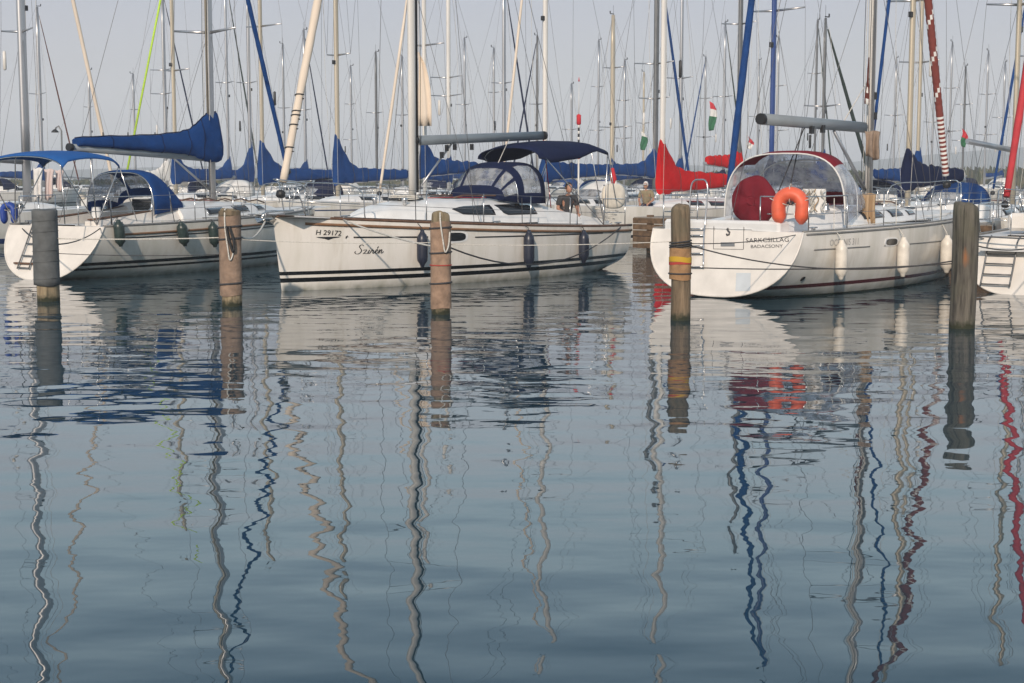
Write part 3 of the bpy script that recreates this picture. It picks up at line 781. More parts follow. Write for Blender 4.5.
# sprayhood: navy frame with clear panels; bimini
def hood(b, rs, mats, mif, name='sprayhood'):
    o = canopy(b, rs, mats, mif, name, .01); return o
hx0 = sz.pix(472, 188, 0)[0]; hx2 = sz.pix(545, 190, 1.0)[0]
zt = sz.pix(500, 162, .1)[1]
rs = []
for k in range(9):
    u = k / 8; x = lerp(hx0, hx2, u)
    w = lerp(.72, 1.02, min(1, u * 1.5)); z0 = cr.top(max(x, cr.x0)) - lerp(.03, .10, min(1, u * 2))
    z1 = z0 + .04 + (zt - z0 - .04) * math.sin(min(1, u / .62) * math.pi / 2) ** .85
    rs.append(arch(x, w, z0, z1, 24, 3.0))
def sz_mif(i, j):
    jj = min(j, 23 - j)
    if i in (0, 3, 7) or jj in (0, 8): return 0
    if i < 3 and jj in (4,): return 0
    if i >= 3 and jj >= 8: return 0
    return 1
hood(sz, rs, [M['navy'], M['clear']], sz_mif)
m = MB()
for k in (3, 8): m.tube([p + Vector((0, 0, -.02)) for p in rs[k]], .013, 6)
sz.part(m, 'sprayhood_frame', M['steel'])
bxa, bza = sz.pix(508, 150, .0); bxb, bzb = sz.pix(578, 147, 0)
rs2 = []
for k in range(13):
    u = k / 12; x = lerp(bxa, bxb, u); cr_ = .30 * math.sin(math.pi * (.12 + .76 * u)) + .06
    ztop = sz.pix(lerp(511, 578, u), pl([(0, 148), (.12, 143.5), (.45, 141), (.8, 141.5), (1, 147)])(u), 0)[1]
    zs_ = pl([(0, .24), (.18, .46), (.55, .42), (.72, .30), (.8, .22), (1, .20)])(u)
    rs2.append(arch(x, .88, ztop - zs_, ztop, 16, 2.3))
canopy(sz, rs2, M['navy'], None, 'bimini', .02)
m = MB()
for (p0, k) in ((.95, 12), (.95, 9), (.95, 1)):
    a = rs2[k]; m.tube([Vector((p0, 1.16, 1.05)), a[1] + Vector((0, 0, -.02))] + [q + Vector((0, 0, -.02)) for q in a[2:-2]] + [a[-2] + Vector((0, 0, -.02)), Vector((p0, -1.16, 1.05))], .013, 6)
m.tube([Vector((.45, 1.14, 1.62)), rs2[12][1]], .011, 6); m.tube([Vector((.45, -1.14, 1.62)), rs2[12][-2]], .011, 6)
sz.part(m, 'bimini_frame', M['steel'])
# coamings and helm
for sd in (1, -1):
    m = MB(); rr = []
    for k in range(9):
        x = lerp(cx0 + .05, .35, k / 8); hh = lerp(.50, .14, (k / 8) ** .8); t = x / sz_h.L; z = sz_h.sheer(t) - .02
        rr.append([Vector((x, sd * .58, z)), Vector((x, sd * .60, z + hh)), Vector((x, sd * .86, z + hh)), Vector((x, sd * 1.04, z))])
    m.loft(rr, True, True, smooth=False); sz.part(m, 'coaming', M['cabin'])
m = MB(); m.tube([(1.15, 0, .62), (1.15, 0, 1.55)], [.14, .1], 12); sz.part(m, 'steering_pedestal', M['cabin'])
m = MB(); m.tube([Vector((1.0, .45 * math.cos(t), 1.45 + .45 * math.sin(t))) for t in [q * 2 * math.pi / 24 for q in range(25)]], .016, 6)
for k in range(5): m.tube([(1.0, 0, 1.45), (1.0, .45 * math.cos(k * 1.2566), 1.45 + .45 * math.sin(k * 1.2566))], .009, 5)
sz.part(m, 'steering_wheel', M['steel'])
m = MB(); m.box((.0, 0, -.2), (.28, .05, .9)); sz.part(m, 'rudder', M['black'])
m = MB(); 
for x, y in ((5.2, .0), (6.4, 0)): m.box((x, y, cr.top(x) + .02), (.5, .5, .05), bev=.02)
sz.part(m, 'deck_hatch', M['smoke'])
for x in (cx0 + .5, cx0 + .9):
    for sd in (1, -1):
        m = MB(); m.lathe([(.07, 0), (.075, .03), (.05, .06), (.055, .13), (.06, .14)], 14, (x, sd * .55, cr.top(x) - .02)); sz.part(m, 'winch', M['steel'])

def deck_gear(b, coach, xmast, top_z):
    h = b.hull
    for x in (.5, h.L * .52, h.L - 1.3):
        for sd in (1, -1):
            e_ = h.edge(x, sd, .12, .02); m = MB(); m.tube([e_ + Vector((-.13, 0, .05)), e_ + Vector((.13, 0, .05))], .016, 6); m.box(e_ + Vector((0, 0, .02)), (.09, .04, .06)); b.part(m, 'cleat', M['steel'])
    for sd in (1, -1):
        m = MB(); m.box((h.L * .45, sd * (h.b(.45) - .32), h.sheer(.45) + .03), (1.8, .035, .03)); b.part(m, 'genoa_track', M['black'])
        m = MB(); P = [Vector((lerp(1.9, h.L - 1.2, k / 16), sd * (h.b(lerp(1.9, h.L - 1.2, k / 16) / h.L) - .30 + .03 * math.sin(k * 1.7)), h.sheer(lerp(1.9, h.L - 1.2, k / 16) / h.L) + .045)) for k in range(17)]
        m.tube(P, .009, 5); b.part(m, 'sheet_rope', M['rope_dk' if sd > 0 else 'rope'])
        for q in range(2):
            m = MB(); m.tube([Vector((lerp(coach.x0 + .3, xmast - .15, k / 8), sd * (.18 + .12 * q + .1 * math.sin(k * .4)), coach.top(lerp(coach.x0 + .3, xmast - .15, k / 8)) + .025)) for k in range(9)], .008, 5); b.part(m, 'control_line', M['rope_rd' if q else 'rope'])
    for k in range(4):
        y0 = (-.09, -.05, .05, .09)[k]; m = MB(); m.tube([Vector((xmast + -.15, y0, coach.top(xmast) + .1)), Vector((xmast + -.17, y0, 5)), Vector((xmast, y0 * .5, top_z - .3))], .007, 5); b.part(m, 'halyard', M[('rope', 'rope_dk', 'rope', 'rope_dk')[k]])
    m = MB()
    for q in range(3): m.tube([Vector((xmast + .25 + .14 * math.cos(a * .7) + .02 * q, -.25 + .25 * q + .14 * math.sin(a * .7), coach.top(xmast + .3) + .03 + .004 * a)) for a in range(22)], .012, 5)
    b.part(m, 'coiled_halyards', M['rope'])
    for sd in (1, -1):
        m = MB(); m.lathe([(.04, -.02), (.04, .05), (.06, .08), (.065, .12), (.04, .14)], 12, (xmast + .7, sd * .42, coach.top(xmast + .7) - .03)); b.part(m, 'deck_vent', M['steel'])
deck_gear(sz, cr, xm, xm_top)

# ------------------------------------------------------------------ fenders, ropes, buoys
FEND = {}
def fender(b, px, py0, py1, wpx, yo_side, mt, label, group, lean=0., rope_top=None):
    """hang a fender on the hull between two pixel heights"""
    h = b.hull; sd = 1 if yo_side > 0 else -1; yo = yo_side
    for _ in range(4):
        x, z1 = b.pix(px, py0, yo); _, z0 = b.pix(px, py1, yo); yo = sd * (h.y(x, (z0 + z1) / 2) + .1)
    dist = (b.world(x, yo, 1) - Vector((0, 0, CAMZ))).length; r = wpx / 2 / F * dist; ln = z1 - z0
    rt = h.b(x / h.L) * sd
    y_c = sd * (max(h.y(x, z0 + ln * .3), h.y(x, z1 - ln * .2)) + r + .015)
    w = b.world(x, y_c, z0)
    root = empty('fender', w, b.rz); tag(root, label, 'fender', group)
    m = MB(); m.lathe([(.0, 0), (r * .35, .0), (r * .4, ln * .05), (r * .55, ln * .09), (r * .93, ln * .17), (r, ln * .27), (r, ln * .73), (r * .93, ln * .83), (r * .55, ln * .91), (r * .4, ln * .95), (r * .35, ln), (0, ln)], 16)
    m.build('bladder', mt, root)
    m = MB(); m.tube([(0, 0, ln * .98), (0, sd * -.02, ln + .05), (0, -(y_c) + h.edge(x, sd, .05)[1], h.sheer(x / h.L) - z0 + .02), (0, -(y_c) + h.edge(x, sd, .06)[1], h.sheer(x / h.L) - z0 + .58)], .009, 6)
    m.build('lanyard', M['rope_dk'] if mt is not M['fender_white'] else M['rope'], root)
    root.rotation_euler = (0, lean, b.rz)
    return root
G = 'navy fenders on the yacht lettered Szirén'
fender(sz, 420.5, 230, 267, 11, 1.4, M['fender_navy'], 'navy fender beside the pile, closest to the bow of Szirén', G)
fender(sz, 527.5, 230, 268, 11, 1.5, M['fender_navy'], 'navy fender hanging amidships on Szirén, below the second cabin window', G)
fender(sz, 582.5, 230, 263, 10.5, 1.4, M['fender_navy'], 'navy fender hanging closest to the stern of Szirén', G)

# ------------------------------------------------------------------ Sarkcsillag: stern towards us
SK_AZ = R(41); sk_h = Hull(9.45, 1.76, 1.6, 1.38, 1.2, .22, .42, .5, .03, .42, 2.45)
sk = Boat('sailing_yacht', (3.88, 27.3), SK_AZ, sk_h, 'white sailing yacht with maroon canvas and orange lifebuoy, stern lettered Sarkcsillag Badacsony')
sk_hm = hull_mat('sarkcsillag_gelcoat', GEL, [(.18, .25, S('#5e1d22')), (-1, .03, S('#3c3a38'))])
sk.part(sk_h.mesh(30, 12, False), 'hull', sk_hm)
ring = [sk_h.pt(0, k / 14 * math.pi / 2, 1) for k in range(15)] + [sk_h.pt(0, k / 14 * math.pi / 2, -1) for k in range(13, -1, -1)]
m = MB(); m.add([p - Vector((.002, 0, 0)) for p in ring], [list(range(len(ring)))[::-1]], 0, False)
sk_tr = sk.part(m, 'transom', M['cream'])
# rounded lip round the transom
m = MB(); m.tube(ring, .022, 6); sk.part(m, 'transom_lip', M['cream'], sk_tr)
sk.part(sk_h.deck(28, (.5, 2.6, .55, .62)), 'deck', M['deck'])
toe_rail(sk, M['greyrail'], .02, .012)
TN = Vector((-(sk_h.zst - sk_h.lift), 0, sk_h.rt)).normalized()   # outward normal of the transom plane
def tr_pt(y, v):
    """point on the transom: y to port, v = 0 at the bottom .. 1 at the sheer"""
    q = v; z = sk_h.lift + (sk_h.zst - sk_h.lift) * q
    return Vector((-sk_h.rt * (1 - q), y, z))
def tr_pix(px, py):
    """transom (y, v) under a pixel"""
    P0 = tr_pt(0, 0); n_w = sk.h * TN.x + sk.p * TN.y + Vector((0, 0, TN.z)); w0 = sk.world(*P0)
    d = ray(px, py); c = Vector((0, 0, CAMZ)); t = (w0 - c).dot(n_w) / d.dot(n_w); w = c + d * t
    return (w - sk.o).dot(sk.p), (w.z - sk_h.lift) / (sk_h.zst - sk_h.lift)
def on_tr(px, py, off=.006):
    return tr_pt(*tr_pix(px, py)) + TN * off
def tr_poly(pts, mt, name, off=.005):
    m = MB(); vs = [on_tr(*p, off) for p in pts]; m.add(vs, [list(range(len(vs)))], 0, False); return sk.part(m, name, mt, sk_tr)
def tr_line(pts, r, mt, name, off=.0):
    m = MB(); m.tube([on_tr(*p, off) for p in pts], r, 6); return sk.part(m, name, mt, sk_tr)
def tr_text(txt, px0, py0, px1, py1, mt, hpx):
    vs, fs = text_mesh(txt, 1.0, 0, .004); x_ = min(v.x for v in vs); w = max(v.x for v in vs) - x_; hh = max(v.y for v in vs)
    m = MB(); out = []
    for v in vs:
        u = (v.x - x_) / w; px = lerp(px0, px1, u); py = lerp(py0, py1, u) - v.y / hh * hpx
        out.append(on_tr(px, py, .006))
    m.add(out, fs, 0, False); return sk.part(m, 'name_lettering', mt, sk_tr)
darkgrey = mat('dark_grey_vinyl', (.05, .05, .055), .4, var=.1)
tr_text('SARKCSILLAG', 746, 242.6, 789, 241.8, darkgrey, 4.3)
tr_text('BADACSONY', 751, 248.2, 783, 247.6, darkgrey, 3.2)
tr_line([(744, 222.5), (743.5, 249.5)], .007, darkgrey, 'hatch_seam'); tr_line([(714, 222.5), (713.5, 249)], .007, darkgrey, 'hatch_seam'); tr_line([(713.5, 249), (743.5, 249.5)], .006, darkgrey, 'hatch_seam')
tr_poly([(721, 242.5), (735, 242.5), (735, 246.5), (721, 246.5)], mat('grey_plastic', (.2, .21, .22), .4), 'hatch_handle', .012)
tr_line([(728.5, 228.5), (727.3, 229.2), (728.2, 231), (729.8, 232.5), (729.2, 234.8), (727.3, 235.4), (726.8, 234)], .018, darkgrey, 'emblem', .006)
tr_poly([(736.5, 273), (751, 273), (750.5, 291), (735.5, 291.5)], mat('pale_blue_patch', (.58, .62, .65), .5), 'transom_patch', .006)
tr_line([(691, 236), (704, 236)], .012, darkgrey, 'step_slot'); tr_line([(691, 254), (703, 254)], .012, darkgrey, 'step_slot')
# ladder
m = MB()
lad = [on_tr(692, 268, .06), on_tr(690.5, 236, .07), on_tr(691, 222, .06) + Vector((0, 0, 0))]
lt = [on_tr(705, 269, .06), on_tr(706, 236, .07), on_tr(707, 222, .06)]
up = Vector((.06, 0, .72))
m.tube(curve([lad[0], lad[1], lad[2], lad[2] + up * .9, (lad[2] + lt[2]) / 2 + up * 1.05, lt[2] + up * .9, lt[2], lt[1], lt[0]], 6), .016, 7)
for py in (230, 236.5, 247, 254.5, 268): m.tube([on_tr(691.3, py, .065), on_tr(705.8, py, .065)], .014, 7)
sk.part(m, 'boarding_ladder', M['steel'])
# coachroof, windows
ck = Coach(sk_h, 2.6, 7.3, 1.12, .62, .42, .28, 2.2)
cko = sk.part(ck.mesh(), 'coachroof', M['cabin'])
for sd in (1, -1):
    for (xa, xb, z0, z1) in ((3.3, 4.3, .14, .30), (4.7, 5.35, .13, .27), (5.7, 6.2, .12, .22)):
        f0 = lambda x, z0=z0: sk_h.sheer(x / sk_h.L) + z0 - .03; f1 = lambda x, z1=z1: sk_h.sheer(x / sk_h.L) + z1 - .03
        sk.part(patch(ck.y, (xa, xb), f0, f1, sd, .006, 6, 3, th=.01), 'window', M['smoke'], cko)
    m = MB(); m.tube([(x, sd * .55, ck.top(x) + .02 + (.05 if k not in (0, 8) else 0)) for k, x in enumerate([3.4 + i * .28 for i in range(9)])], .016, 6); sk.part(m, 'grab_rail', M['teak'], cko)
cx, cz = sk.pix(877.5, 241.5, -1.45); po = sk.part(oval(sk_h.y, cx, cz, .26, .085, -1, .0, th=.006), 'portlight', M['cabin']); sk.part(oval(sk_h.y, cx, cz, .21, .06, -1, .003, th=.012), 'pane', M['smoke'], po)
for sd in (-1,):
    hull_line(sk, sk_h, (814, 250), (870, 246.5), -1.45, -1, .022, M['greyrail']); hull_line(sk, sk_h, (884, 245.8), (944, 240.5), -1.2, -1, .02, M['greyrail'])
    sk.part(patch(sk_h.y, (.1, sk_h.L - .3), lambda x: sk_h.sheer(x / sk_h.L) - .055, lambda x: sk_h.sheer(x / sk_h.L) - .02, sd, .006, 30, 1, th=.012), 'rubbing_strake', M['greyrail'])
hull_text(sk, sk_h, 'OCEANIS 311', 829.5, 246, 858, -1, mat('pale_grey_vinyl', (.36, .35, .34), .5), 0, -1.5, 'model_lettering', 0., 244.3)
# exhaust outlet
cx, cz = sk.pix(796, 278.5, -1.25); sk.part(oval(sk_h.y, cx, cz, .04, .04, -1, .0, th=.02, ex=2), 'exhaust_outlet', M['black'])
# mast
sx, _ = sk.pix(868.5, 190, 0); sk_top = 14.6
mo = stick_mast(sk, sx, ck.top(sx) - .02, sk_top, .095, M['alu_wh'], [(6.6, 1.0), (10.4, .8)])
m = MB(); m.tube([(sx - .05, -.055, ck.top(sx) + .1), (sx - .05, -.055, sk_top - .5)], [.05, .04], 8); sk.part(m, 'mainsail_track', M['alu'], mo)  # grey track set to starboard, standing in for the mast's shaded side
rig(sk, sx, sk_top, sx - .3, 0, 0, .1, 1.2, [(6.6, 1.0), (10.4, .8)], .006)
bx0, bz0 = sk.pix(865, 127.5, 0); bx1, bz1 = sk.pix(762, 119, 0)
m = MB(); m.tube([(bx0, 0, bz0), (bx1, 0, bz1)], .09, 12, ell=(.75, 1.2)); m.tube([(bx1 + .02, 0, bz1), (bx1 - .07, 0, bz1)], .105, 12, mi=1)
sk.part(m, 'boom', [M['boom'], M['black']])
vx, vz = sk.pix(866, 190, 0); wx, wz = sk.pix(834, 131, 0)
m = MB(); m.tube([(vx - .05, 0, vz), (wx, 0, wz)], [.04, .034], 8); sk.part(m, 'boom_vang', M['alu'])
for px, py in ((809, 130), (820, 129), (872, 96), (872, 116)):
    x, z = sk.pix(px, py, 0); m = MB(); m.box((x, -.06, z), (.1, .07, .15)); sk.part(m, 'block', M['black'])
wire(sk, (bx1 + 1.5, 0, bz1 - .05), (2.1, 0, 1.6), .012, 'mainsheet', M['rope_dk']); wire(sk, (bx1 + 1.6, 0, bz1 - .05), (2.1, .3, 1.6), .012, 'mainsheet', M['rope_dk'])
wire(sk, (bx1, 0, bz1 + .08), (sx - .1, 0, sk_top), .005, 'topping_lift')
wire(sk, (bx0 - .9, 0, bz0 + .1), (sx - .1, 0, bz0 + 1.0), .012, 'lazy_jack', M['rope'])
fx0, fz0 = sk.pix(947.5, 192, 0); fx1, fz1 = sk.pix(928, 0, 0); k_ = (sk_top - .4 - fz0) / (fz1 - fz0)
redbrown = mat('red_brown_uv_strip', S('#7c3b34'), .85, var=.2, scale=4, bump=.01, bscale=9)
def sk_f(i, j):
    if i < 28: return 1 if i % 2 == 0 else 0
    return 1 if (i - j * 16 / 9) % 16 < 2.2 and i < 150 else 0
fs_ = furl(sk, fx0, fz0, fx0 + (fx1 - fx0) * k_, sk_top - .4, .082, None, sk_f, mats=[redbrown, M['sail_wh']], n=240)
rails(sk, 1.5, 1.4, 4, hgt=.62)
# sprayhood over the companionway, open towards the stern
rs = []
hk1, zk1 = sk.pix(786, 153.5, 0)
for k in range(8):
    u = k / 7; x = lerp(hk1 - .05, hk1 + 1.75, u); w = lerp(1.32, .85, u ** 1.2)
    z0 = lerp(sk_h.sheer(.25) + .05, ck.top(hk1 + 1.7) - .03, min(1, u * 1.5)); z1 = lerp(zk1, ck.top(hk1 + 1.7) + .02, max(0, (u - .32) / .68) ** 1.25) + .06 * math.sin(math.pi * min(1, u * 2.5))
    rs.append(arch(x, w, z0, max(z1, z0 + .03), 28, 3.1, -.0))
def sk_mif(i, j):
    jj = min(j, 27 - j)
    if i <= 1 and jj >= 7: return 0
    if i == 6: return 0
    return 1
hood(sk, rs, [M['maroon'], M['clear2']], sk_mif)
m = MB(); m.tube([p + Vector((-.02, 0, 0)) for p in rs[0]], .015, 8); m.tube([p + Vector((0, 0, -.02)) for p in rs[3]], .013, 8)
sk.part(m, 'sprayhood_frame', M['sail_wh'])
# coamings, wheel under its maroon cover
for sd in (1, -1):
    m = MB(); rr = []
    for k in range(9):
        x = lerp(2.7, .25, k / 8); hh = lerp(.34, .14, (k / 8) ** .8); t = x / sk_h.L; z = sk_h.sheer(t) - .02
        rr.append([Vector((x, sd * .58, z)), Vector((x, sd * .60, z + hh)), Vector((x, sd * .9, z + hh)), Vector((x, sd * 1.1, z))])
    m.loft(rr, True, True, smooth=False); sk.part(m, 'coaming', M['cabin'])
m = MB(); m.box((.22, .15, sk_h.zst + .05), (.40, 2.5, .26), bev=.05); sk.part(m, 'stern_seat', M['cabin'])
wx_, wz_ = sk.pix(754, 200, .05)
m = MB(); m.tube([(wx_ + .3, 0.05, .62), (wx_ + .3, 0.05, 1.7)], [.15, .11], 12); sk.part(m, 'steering_pedestal', M['cabin'])
m = MB(); rings = []
for xo, rr in ((-.10, .10), (-.11, .28), (-.09, .43), (-.02, .475), (.06, .44), (.08, .2)):
    rings.append([Vector((wx_ + xo + .02 * math.sin(5 * t), .05 + rr * math.cos(t) * (1 + .03 * math.sin(7 * t)), wz_ - .02 + rr * math.sin(t) * (1.0 + .05 * math.cos(3 * t)))) for t in [q * 2 * math.pi / 28 for q in range(28)]])
m.loft(rings, True, True); sk.part(m, 'wheel_cover', M['maroon'])
for sd in (1, -1):
    m = MB(); m.lathe([(.07, 0), (.075, .03), (.05, .06), (.055, .13), (.06, .14)], 14, (2.3, sd * .75, sk_h.sheer(.25) + .3)); sk.part(m, 'winch', M['steel'])
m = MB(); m.box((2.62, 0, ck.top(2.7) - .12), (.03, .62, .5)); sk.part(m, 'companionway_board', M['smoke'])
m = MB(); m.box((5.4, 0, ck.top(5.4) + .02), (.5, .5, .05), bev=.02); m.box((6.9, 0, ck.top(6.9) + .03), (.45, .45, .05), bev=.02); sk.part(m, 'deck_hatch', M['smoke'])
deck_gear(sk, ck, sx, sk_top)
G = 'white fenders on the yacht lettered Sarkcsillag'
fender(sk, 838.5, 240, 279.5, 12, -1.4, M['fender_white'], 'white fender below the grey hull lettering, closest to the lettered stern', G)
fender(sk, 900.5, 237, 276.5, 12, -1.4, M['fender_white'], 'white fender hanging between two others on the maroon-canvas yacht', G)
fender(sk, 941, 235, 272.5, 12.5, -.9, M['fender_white'], 'white fender near the bow, just beside the knotted brown pile', G)

def horseshoe(px, py, wpx, dist_pt, rz, mt, label, opening=-1, hpx=None):
    """horseshoe buoy standing in a vertical plane that faces along rz"""
    d = (dist_pt - Vector((0, 0, CAMZ))).length; w = wpx / F * d; hgt = (hpx or wpx) / F * d; r = w * .225
    root = empty('horseshoe_buoy', dist_pt, rz); tag(root, label, 'lifebuoy')
    pts = []; a = w / 2 - r; sy = hgt - w / 2 - r
    pts.append(Vector((0, -a * .86, -opening * -1 * sy)))
    for k in range(15):
        t = math.pi * k / 14; pts.append(Vector((0, -a * math.cos(t), a * math.sin(t))))
    leg = [(1.0, -.25, 1.0), (.97, -.6, 1.0), (.94, -.85, .97), (.93, -.95, .86), (.925, -1.02, .62), (.92, -1.06, .25)]
    pts = [Vector((0, -a * q[0], sy * q[1] - (r * .6 if q[2] < .9 else 0) * (1 - q[2]))) for q in leg[::-1]] + pts[1:] + [Vector((0, a * q[0], sy * q[1] - (r * .6 if q[2] < .9 else 0) * (1 - q[2]))) for q in leg]
    rs_ = [r * q[2] for q in leg[::-1]] + [r] * (len(pts) - 12) + [r * q[2] for q in leg]
    m = MB(); m.tube(curve(pts, 3), r, 12, ell=(1, .75)) if False else m.tube(pts, rs_, 14, ell=(.72, 1))
    m.build('float', mt, root)
    m = MB()
    for t in (math.pi / 2, .35, math.pi - .35):
        c = Vector((0, -a * math.cos(t), a * math.sin(t))); u = Vector((0, -math.cos(t), math.sin(t)))
        m.tube([c + u * (r * 1.03 * math.cos(q)) + Vector((1, 0, 0)) * (r * .78 * math.sin(q)) for q in [k * math.pi / 8 for k in range(17)]], .008, 5)
    m.build('strap', M['rope'] if mt is not M['buoy_white'] else M['rope_dk'], root); return root
bp_ = sk.world(.55, -1.44, 1.45)
d_ = ray(790.5, 206); bp_ = Vector((0, 0, CAMZ)) + d_ * (bp_.y - .12) / d_.y
horseshoe(790.5, 206, 43, bp_, R(-112) , M['orange'], 'orange horseshoe lifebuoy on the stern rail above the Sarkcsillag lettering', hpx=44)

# towels and cloths on Sarkcsillag
def hang_cloth(name, px0, px1, py0, py1, y, mt, label, cat, waves=3, th=.012, amp=.03):
    m = MB(); P = []
    for i in range(13):
        u = i / 12; row = []
        for j in range(9):
            v = j / 8; p = at_y(lerp(px0, px1, u) + (.5 - u) * 3.2 * v + .5 * math.sin(v * 5 + u * 3), lerp(py0 + .6 * math.sin(u * 8), py1 + 2.2 * math.sin(u * 5.3 + px0), v), y)
            row.append(p + Vector((0, amp * math.sin(u * waves * 6.28) * (.3 + v), 0)))
        P.append(row)
    c = P[6][0].copy(); P = [[q - c for q in r] for r in P]
    m.sheet(P, th); o = m.build(name, mt, None, c); return tag(o, label, cat)
w_ = sk.world(4.05, -1.5, 1.7).y
hang_cloth('towel', 861.5, 876, 193.5, 226, w_ - .1, M['towel'], 'pale orange towel drying over the lifeline near the mast of Sarkcsillag', 'towel', 2, amp=.07)
hang_cloth('towel', 855.5, 860.5, 188, 212, w_ + .4, M['towel_bl'], 'narrow pale blue towel hanging next to the pale orange towel', 'towel', 1)
yy = sk.world(sx - .4, 0, 2).y
hang_cloth('cloth_bag', 865, 880, 131, 158, yy - .22, M['tan_cloth'], 'tan cloth hanging at the gooseneck of the grey boom', 'cloth', 2, amp=.09)
def pennant():
    p = [at_y(867, 58, yy), at_y(862.5, 104, yy), at_y(867.5, 106, yy)]
    m = MB(); c = p[0]
    P = []
    for i in range(9):
        u = i / 8; a = p[0].lerp(p[1], u); b_ = p[0].lerp(p[2], u); P.append([a.lerp(b_, j / 4) - c + Vector((0, -.16 + .03 * math.sin(u * 9 + j), 0)) for j in range(5)])
    m.sheet(P, .01, mif=lambda i, j: 1 if (i in (5, 7) and j in (1, 2)) else 0); tag(m.build('pennant', [M['brown'], M['flag_white']], None, c), 'furled dark brown pennant with white marks high on the mast', 'pennant')
pennant()
# clear rope bag on the rail
rb = sk.world(1.75, -1.30, 1.62); m = MB(); c = at_y(815, 201, rb.y)
for k in range(14):
    a = random.uniform(-.18, .18); m.tube([Vector((a + .05 * math.sin(q * 1.3 + k), .05 * math.cos(q + k), .22 - .06 * q)) for q in range(8)], .012, 5, mi=random.choice((0, 0, 1, 2)))
m.box((0, .1, -.02), (.44, .05, .48), mi=3, bev=.02)
tag(m.build('rope_bag', [M['rope'], M['rope_dk'], M['towel'], M['cabin']], None, c), 'white pouch stuffed with coiled ropes beside the orange lifebuoy', 'rope bag')

# ------------------------------------------------------------------ left yacht with blue canvas
LF_AZ = R(29); lf_h = Hull(9.2, 1.6, 1.38, 1.35, 1.12, .25, .6, .5, -.02, .42, 2.2)
lf_st = Vector((-9.75, 32.15, 0))
lf = Boat('sailing_yacht', lf_st, LF_AZ, lf_h, 'cream white sailing yacht with bright blue bimini, sprayhood and boom cover, stern towards us')
lf_hm = hull_mat('left_yacht_gelcoat', (.74, .71, .65), [(.30, .37, S('#15191c')), (.20, .25, S('#15191c'))])
lf.part(lf_h.mesh(30, 12, False), 'hull', lf_hm)
ring = [lf_h.pt(0, k / 14 * math.pi / 2, 1) for k in range(15)] + [lf_h.pt(0, k / 14 * math.pi / 2, -1) for k in range(13, -1, -1)]
m = MB(); m.add([p - Vector((.002, 0, 0)) for p in ring], [list(range(len(ring)))[::-1]], 0, False); lf_tr = lf.part(m, 'transom', M['cream'])
m = MB(); m.tube(ring, .02, 6); lf.part(m, 'transom_lip', M['cream'], lf_tr)
lf.part(lf_h.deck(28, (.4, 2.9, .55, .62)), 'deck', M['deck'])
toe_rail(lf, M['greyrail'], .03, .012)
for sd in (1, -1):
    lf.part(patch(lf_h.y, (.3, 8.8), lambda x: lf_h.sheer(x / lf_h.L) - .20, lambda x: lf_h.sheer(x / lf_h.L) - .155, sd, .01, 30, 1, th=.022), 'rubbing_strake', M['goldrail'])
    lf.part(patch(lf_h.y, (.5, 8.6), lambda x: lf_h.sheer(x / lf_h.L) - .27, lambda x: lf_h.sheer(x / lf_h.L) - .245, sd, .004, 30, 1, th=.005), 'cove_stripe', M['blackpaint'])
ckl = Coach(lf_h, 2.8, 7.4, 1.12, .6, .48, .28, 2.2)
clo = lf.part(ckl.mesh(), 'coachroof', M['cabin'])
for sd in (1, -1):
    for (xa, xb) in ((3.75, 4.45), (4.85, 5.5), (5.9, 6.3)):
        f0 = lambda x: lf_h.sheer(x / lf_h.L) + .09; f1 = lambda x: lf_h.sheer(x / lf_h.L) + .25
        fr = lf.part(patch(ckl.y, (xa, xb), f0, f1, sd, .004, 6, 3, th=.008), 'window', M['steel'], clo)
        f2 = lambda x: lf_h.sheer(x / lf_h.L) + .115; f3 = lambda x: lf_h.sheer(x / lf_h.L) + .225
        lf.part(patch(ckl.y, (xa + .03, xb - .03), f2, f3, sd, .009, 6, 3, th=.008), 'pane', M['smoke'], fr)
    m = MB(); m.tube([(x, sd * .55, ckl.top(x) + .02 + (.05 if k % 2 else 0)) for k, x in enumerate([3.4 + i * .3 for i in range(11)])], .018, 6); lf.part(m, 'grab_rail', M['teak'], clo)
lx, _ = lf.pix(212.5, 190, 0); lf_top = 13.4
mo = stick_mast(lf, lx, ckl.top(lx) - .02, lf_top, .085, M['alu'], [(5.6, .95), (9.4, .75)])
m = MB(); m.tube([(lx - .11, 0, ckl.top(lx) + 2), (lx - .11, 0, lf_top - .4)], .03, 8); lf.part(m, 'mainsail_track', M['alu_tan'], mo)
rig(lf, lx, lf_top, lx - .3, 0, 0, .1, 1.2, [(5.6, .95), (9.4, .75)])
a_, c_ = lf.pix(71, 147.5, 0), lf.pix(205, 158, 0)
m = MB(); m.tube([(c_[0], 0, c_[1]), (a_[0], 0, a_[1])], .07, 10, ell=(.8, 1.2)); m.tube([(a_[0] + .02, 0, a_[1]), (a_[0] - .08, 0, a_[1] + .01)], .085, 10, mi=1); lf.part(m, 'boom', [M['boom'], M['black']])
topf = [(75, 138), (100, 136.5), (130, 136), (160, 134.5), (180, 132), (190, 129), (198, 122), (205, 115), (209, 112.5), (216, 112)]
botf = [(76, 146), (100, 147.5), (130, 150), (160, 152.5), (180, 154), (190, 156), (198, 159.5), (205, 161.5), (212, 163), (218.5, 162)]
m = MB(); rings = []
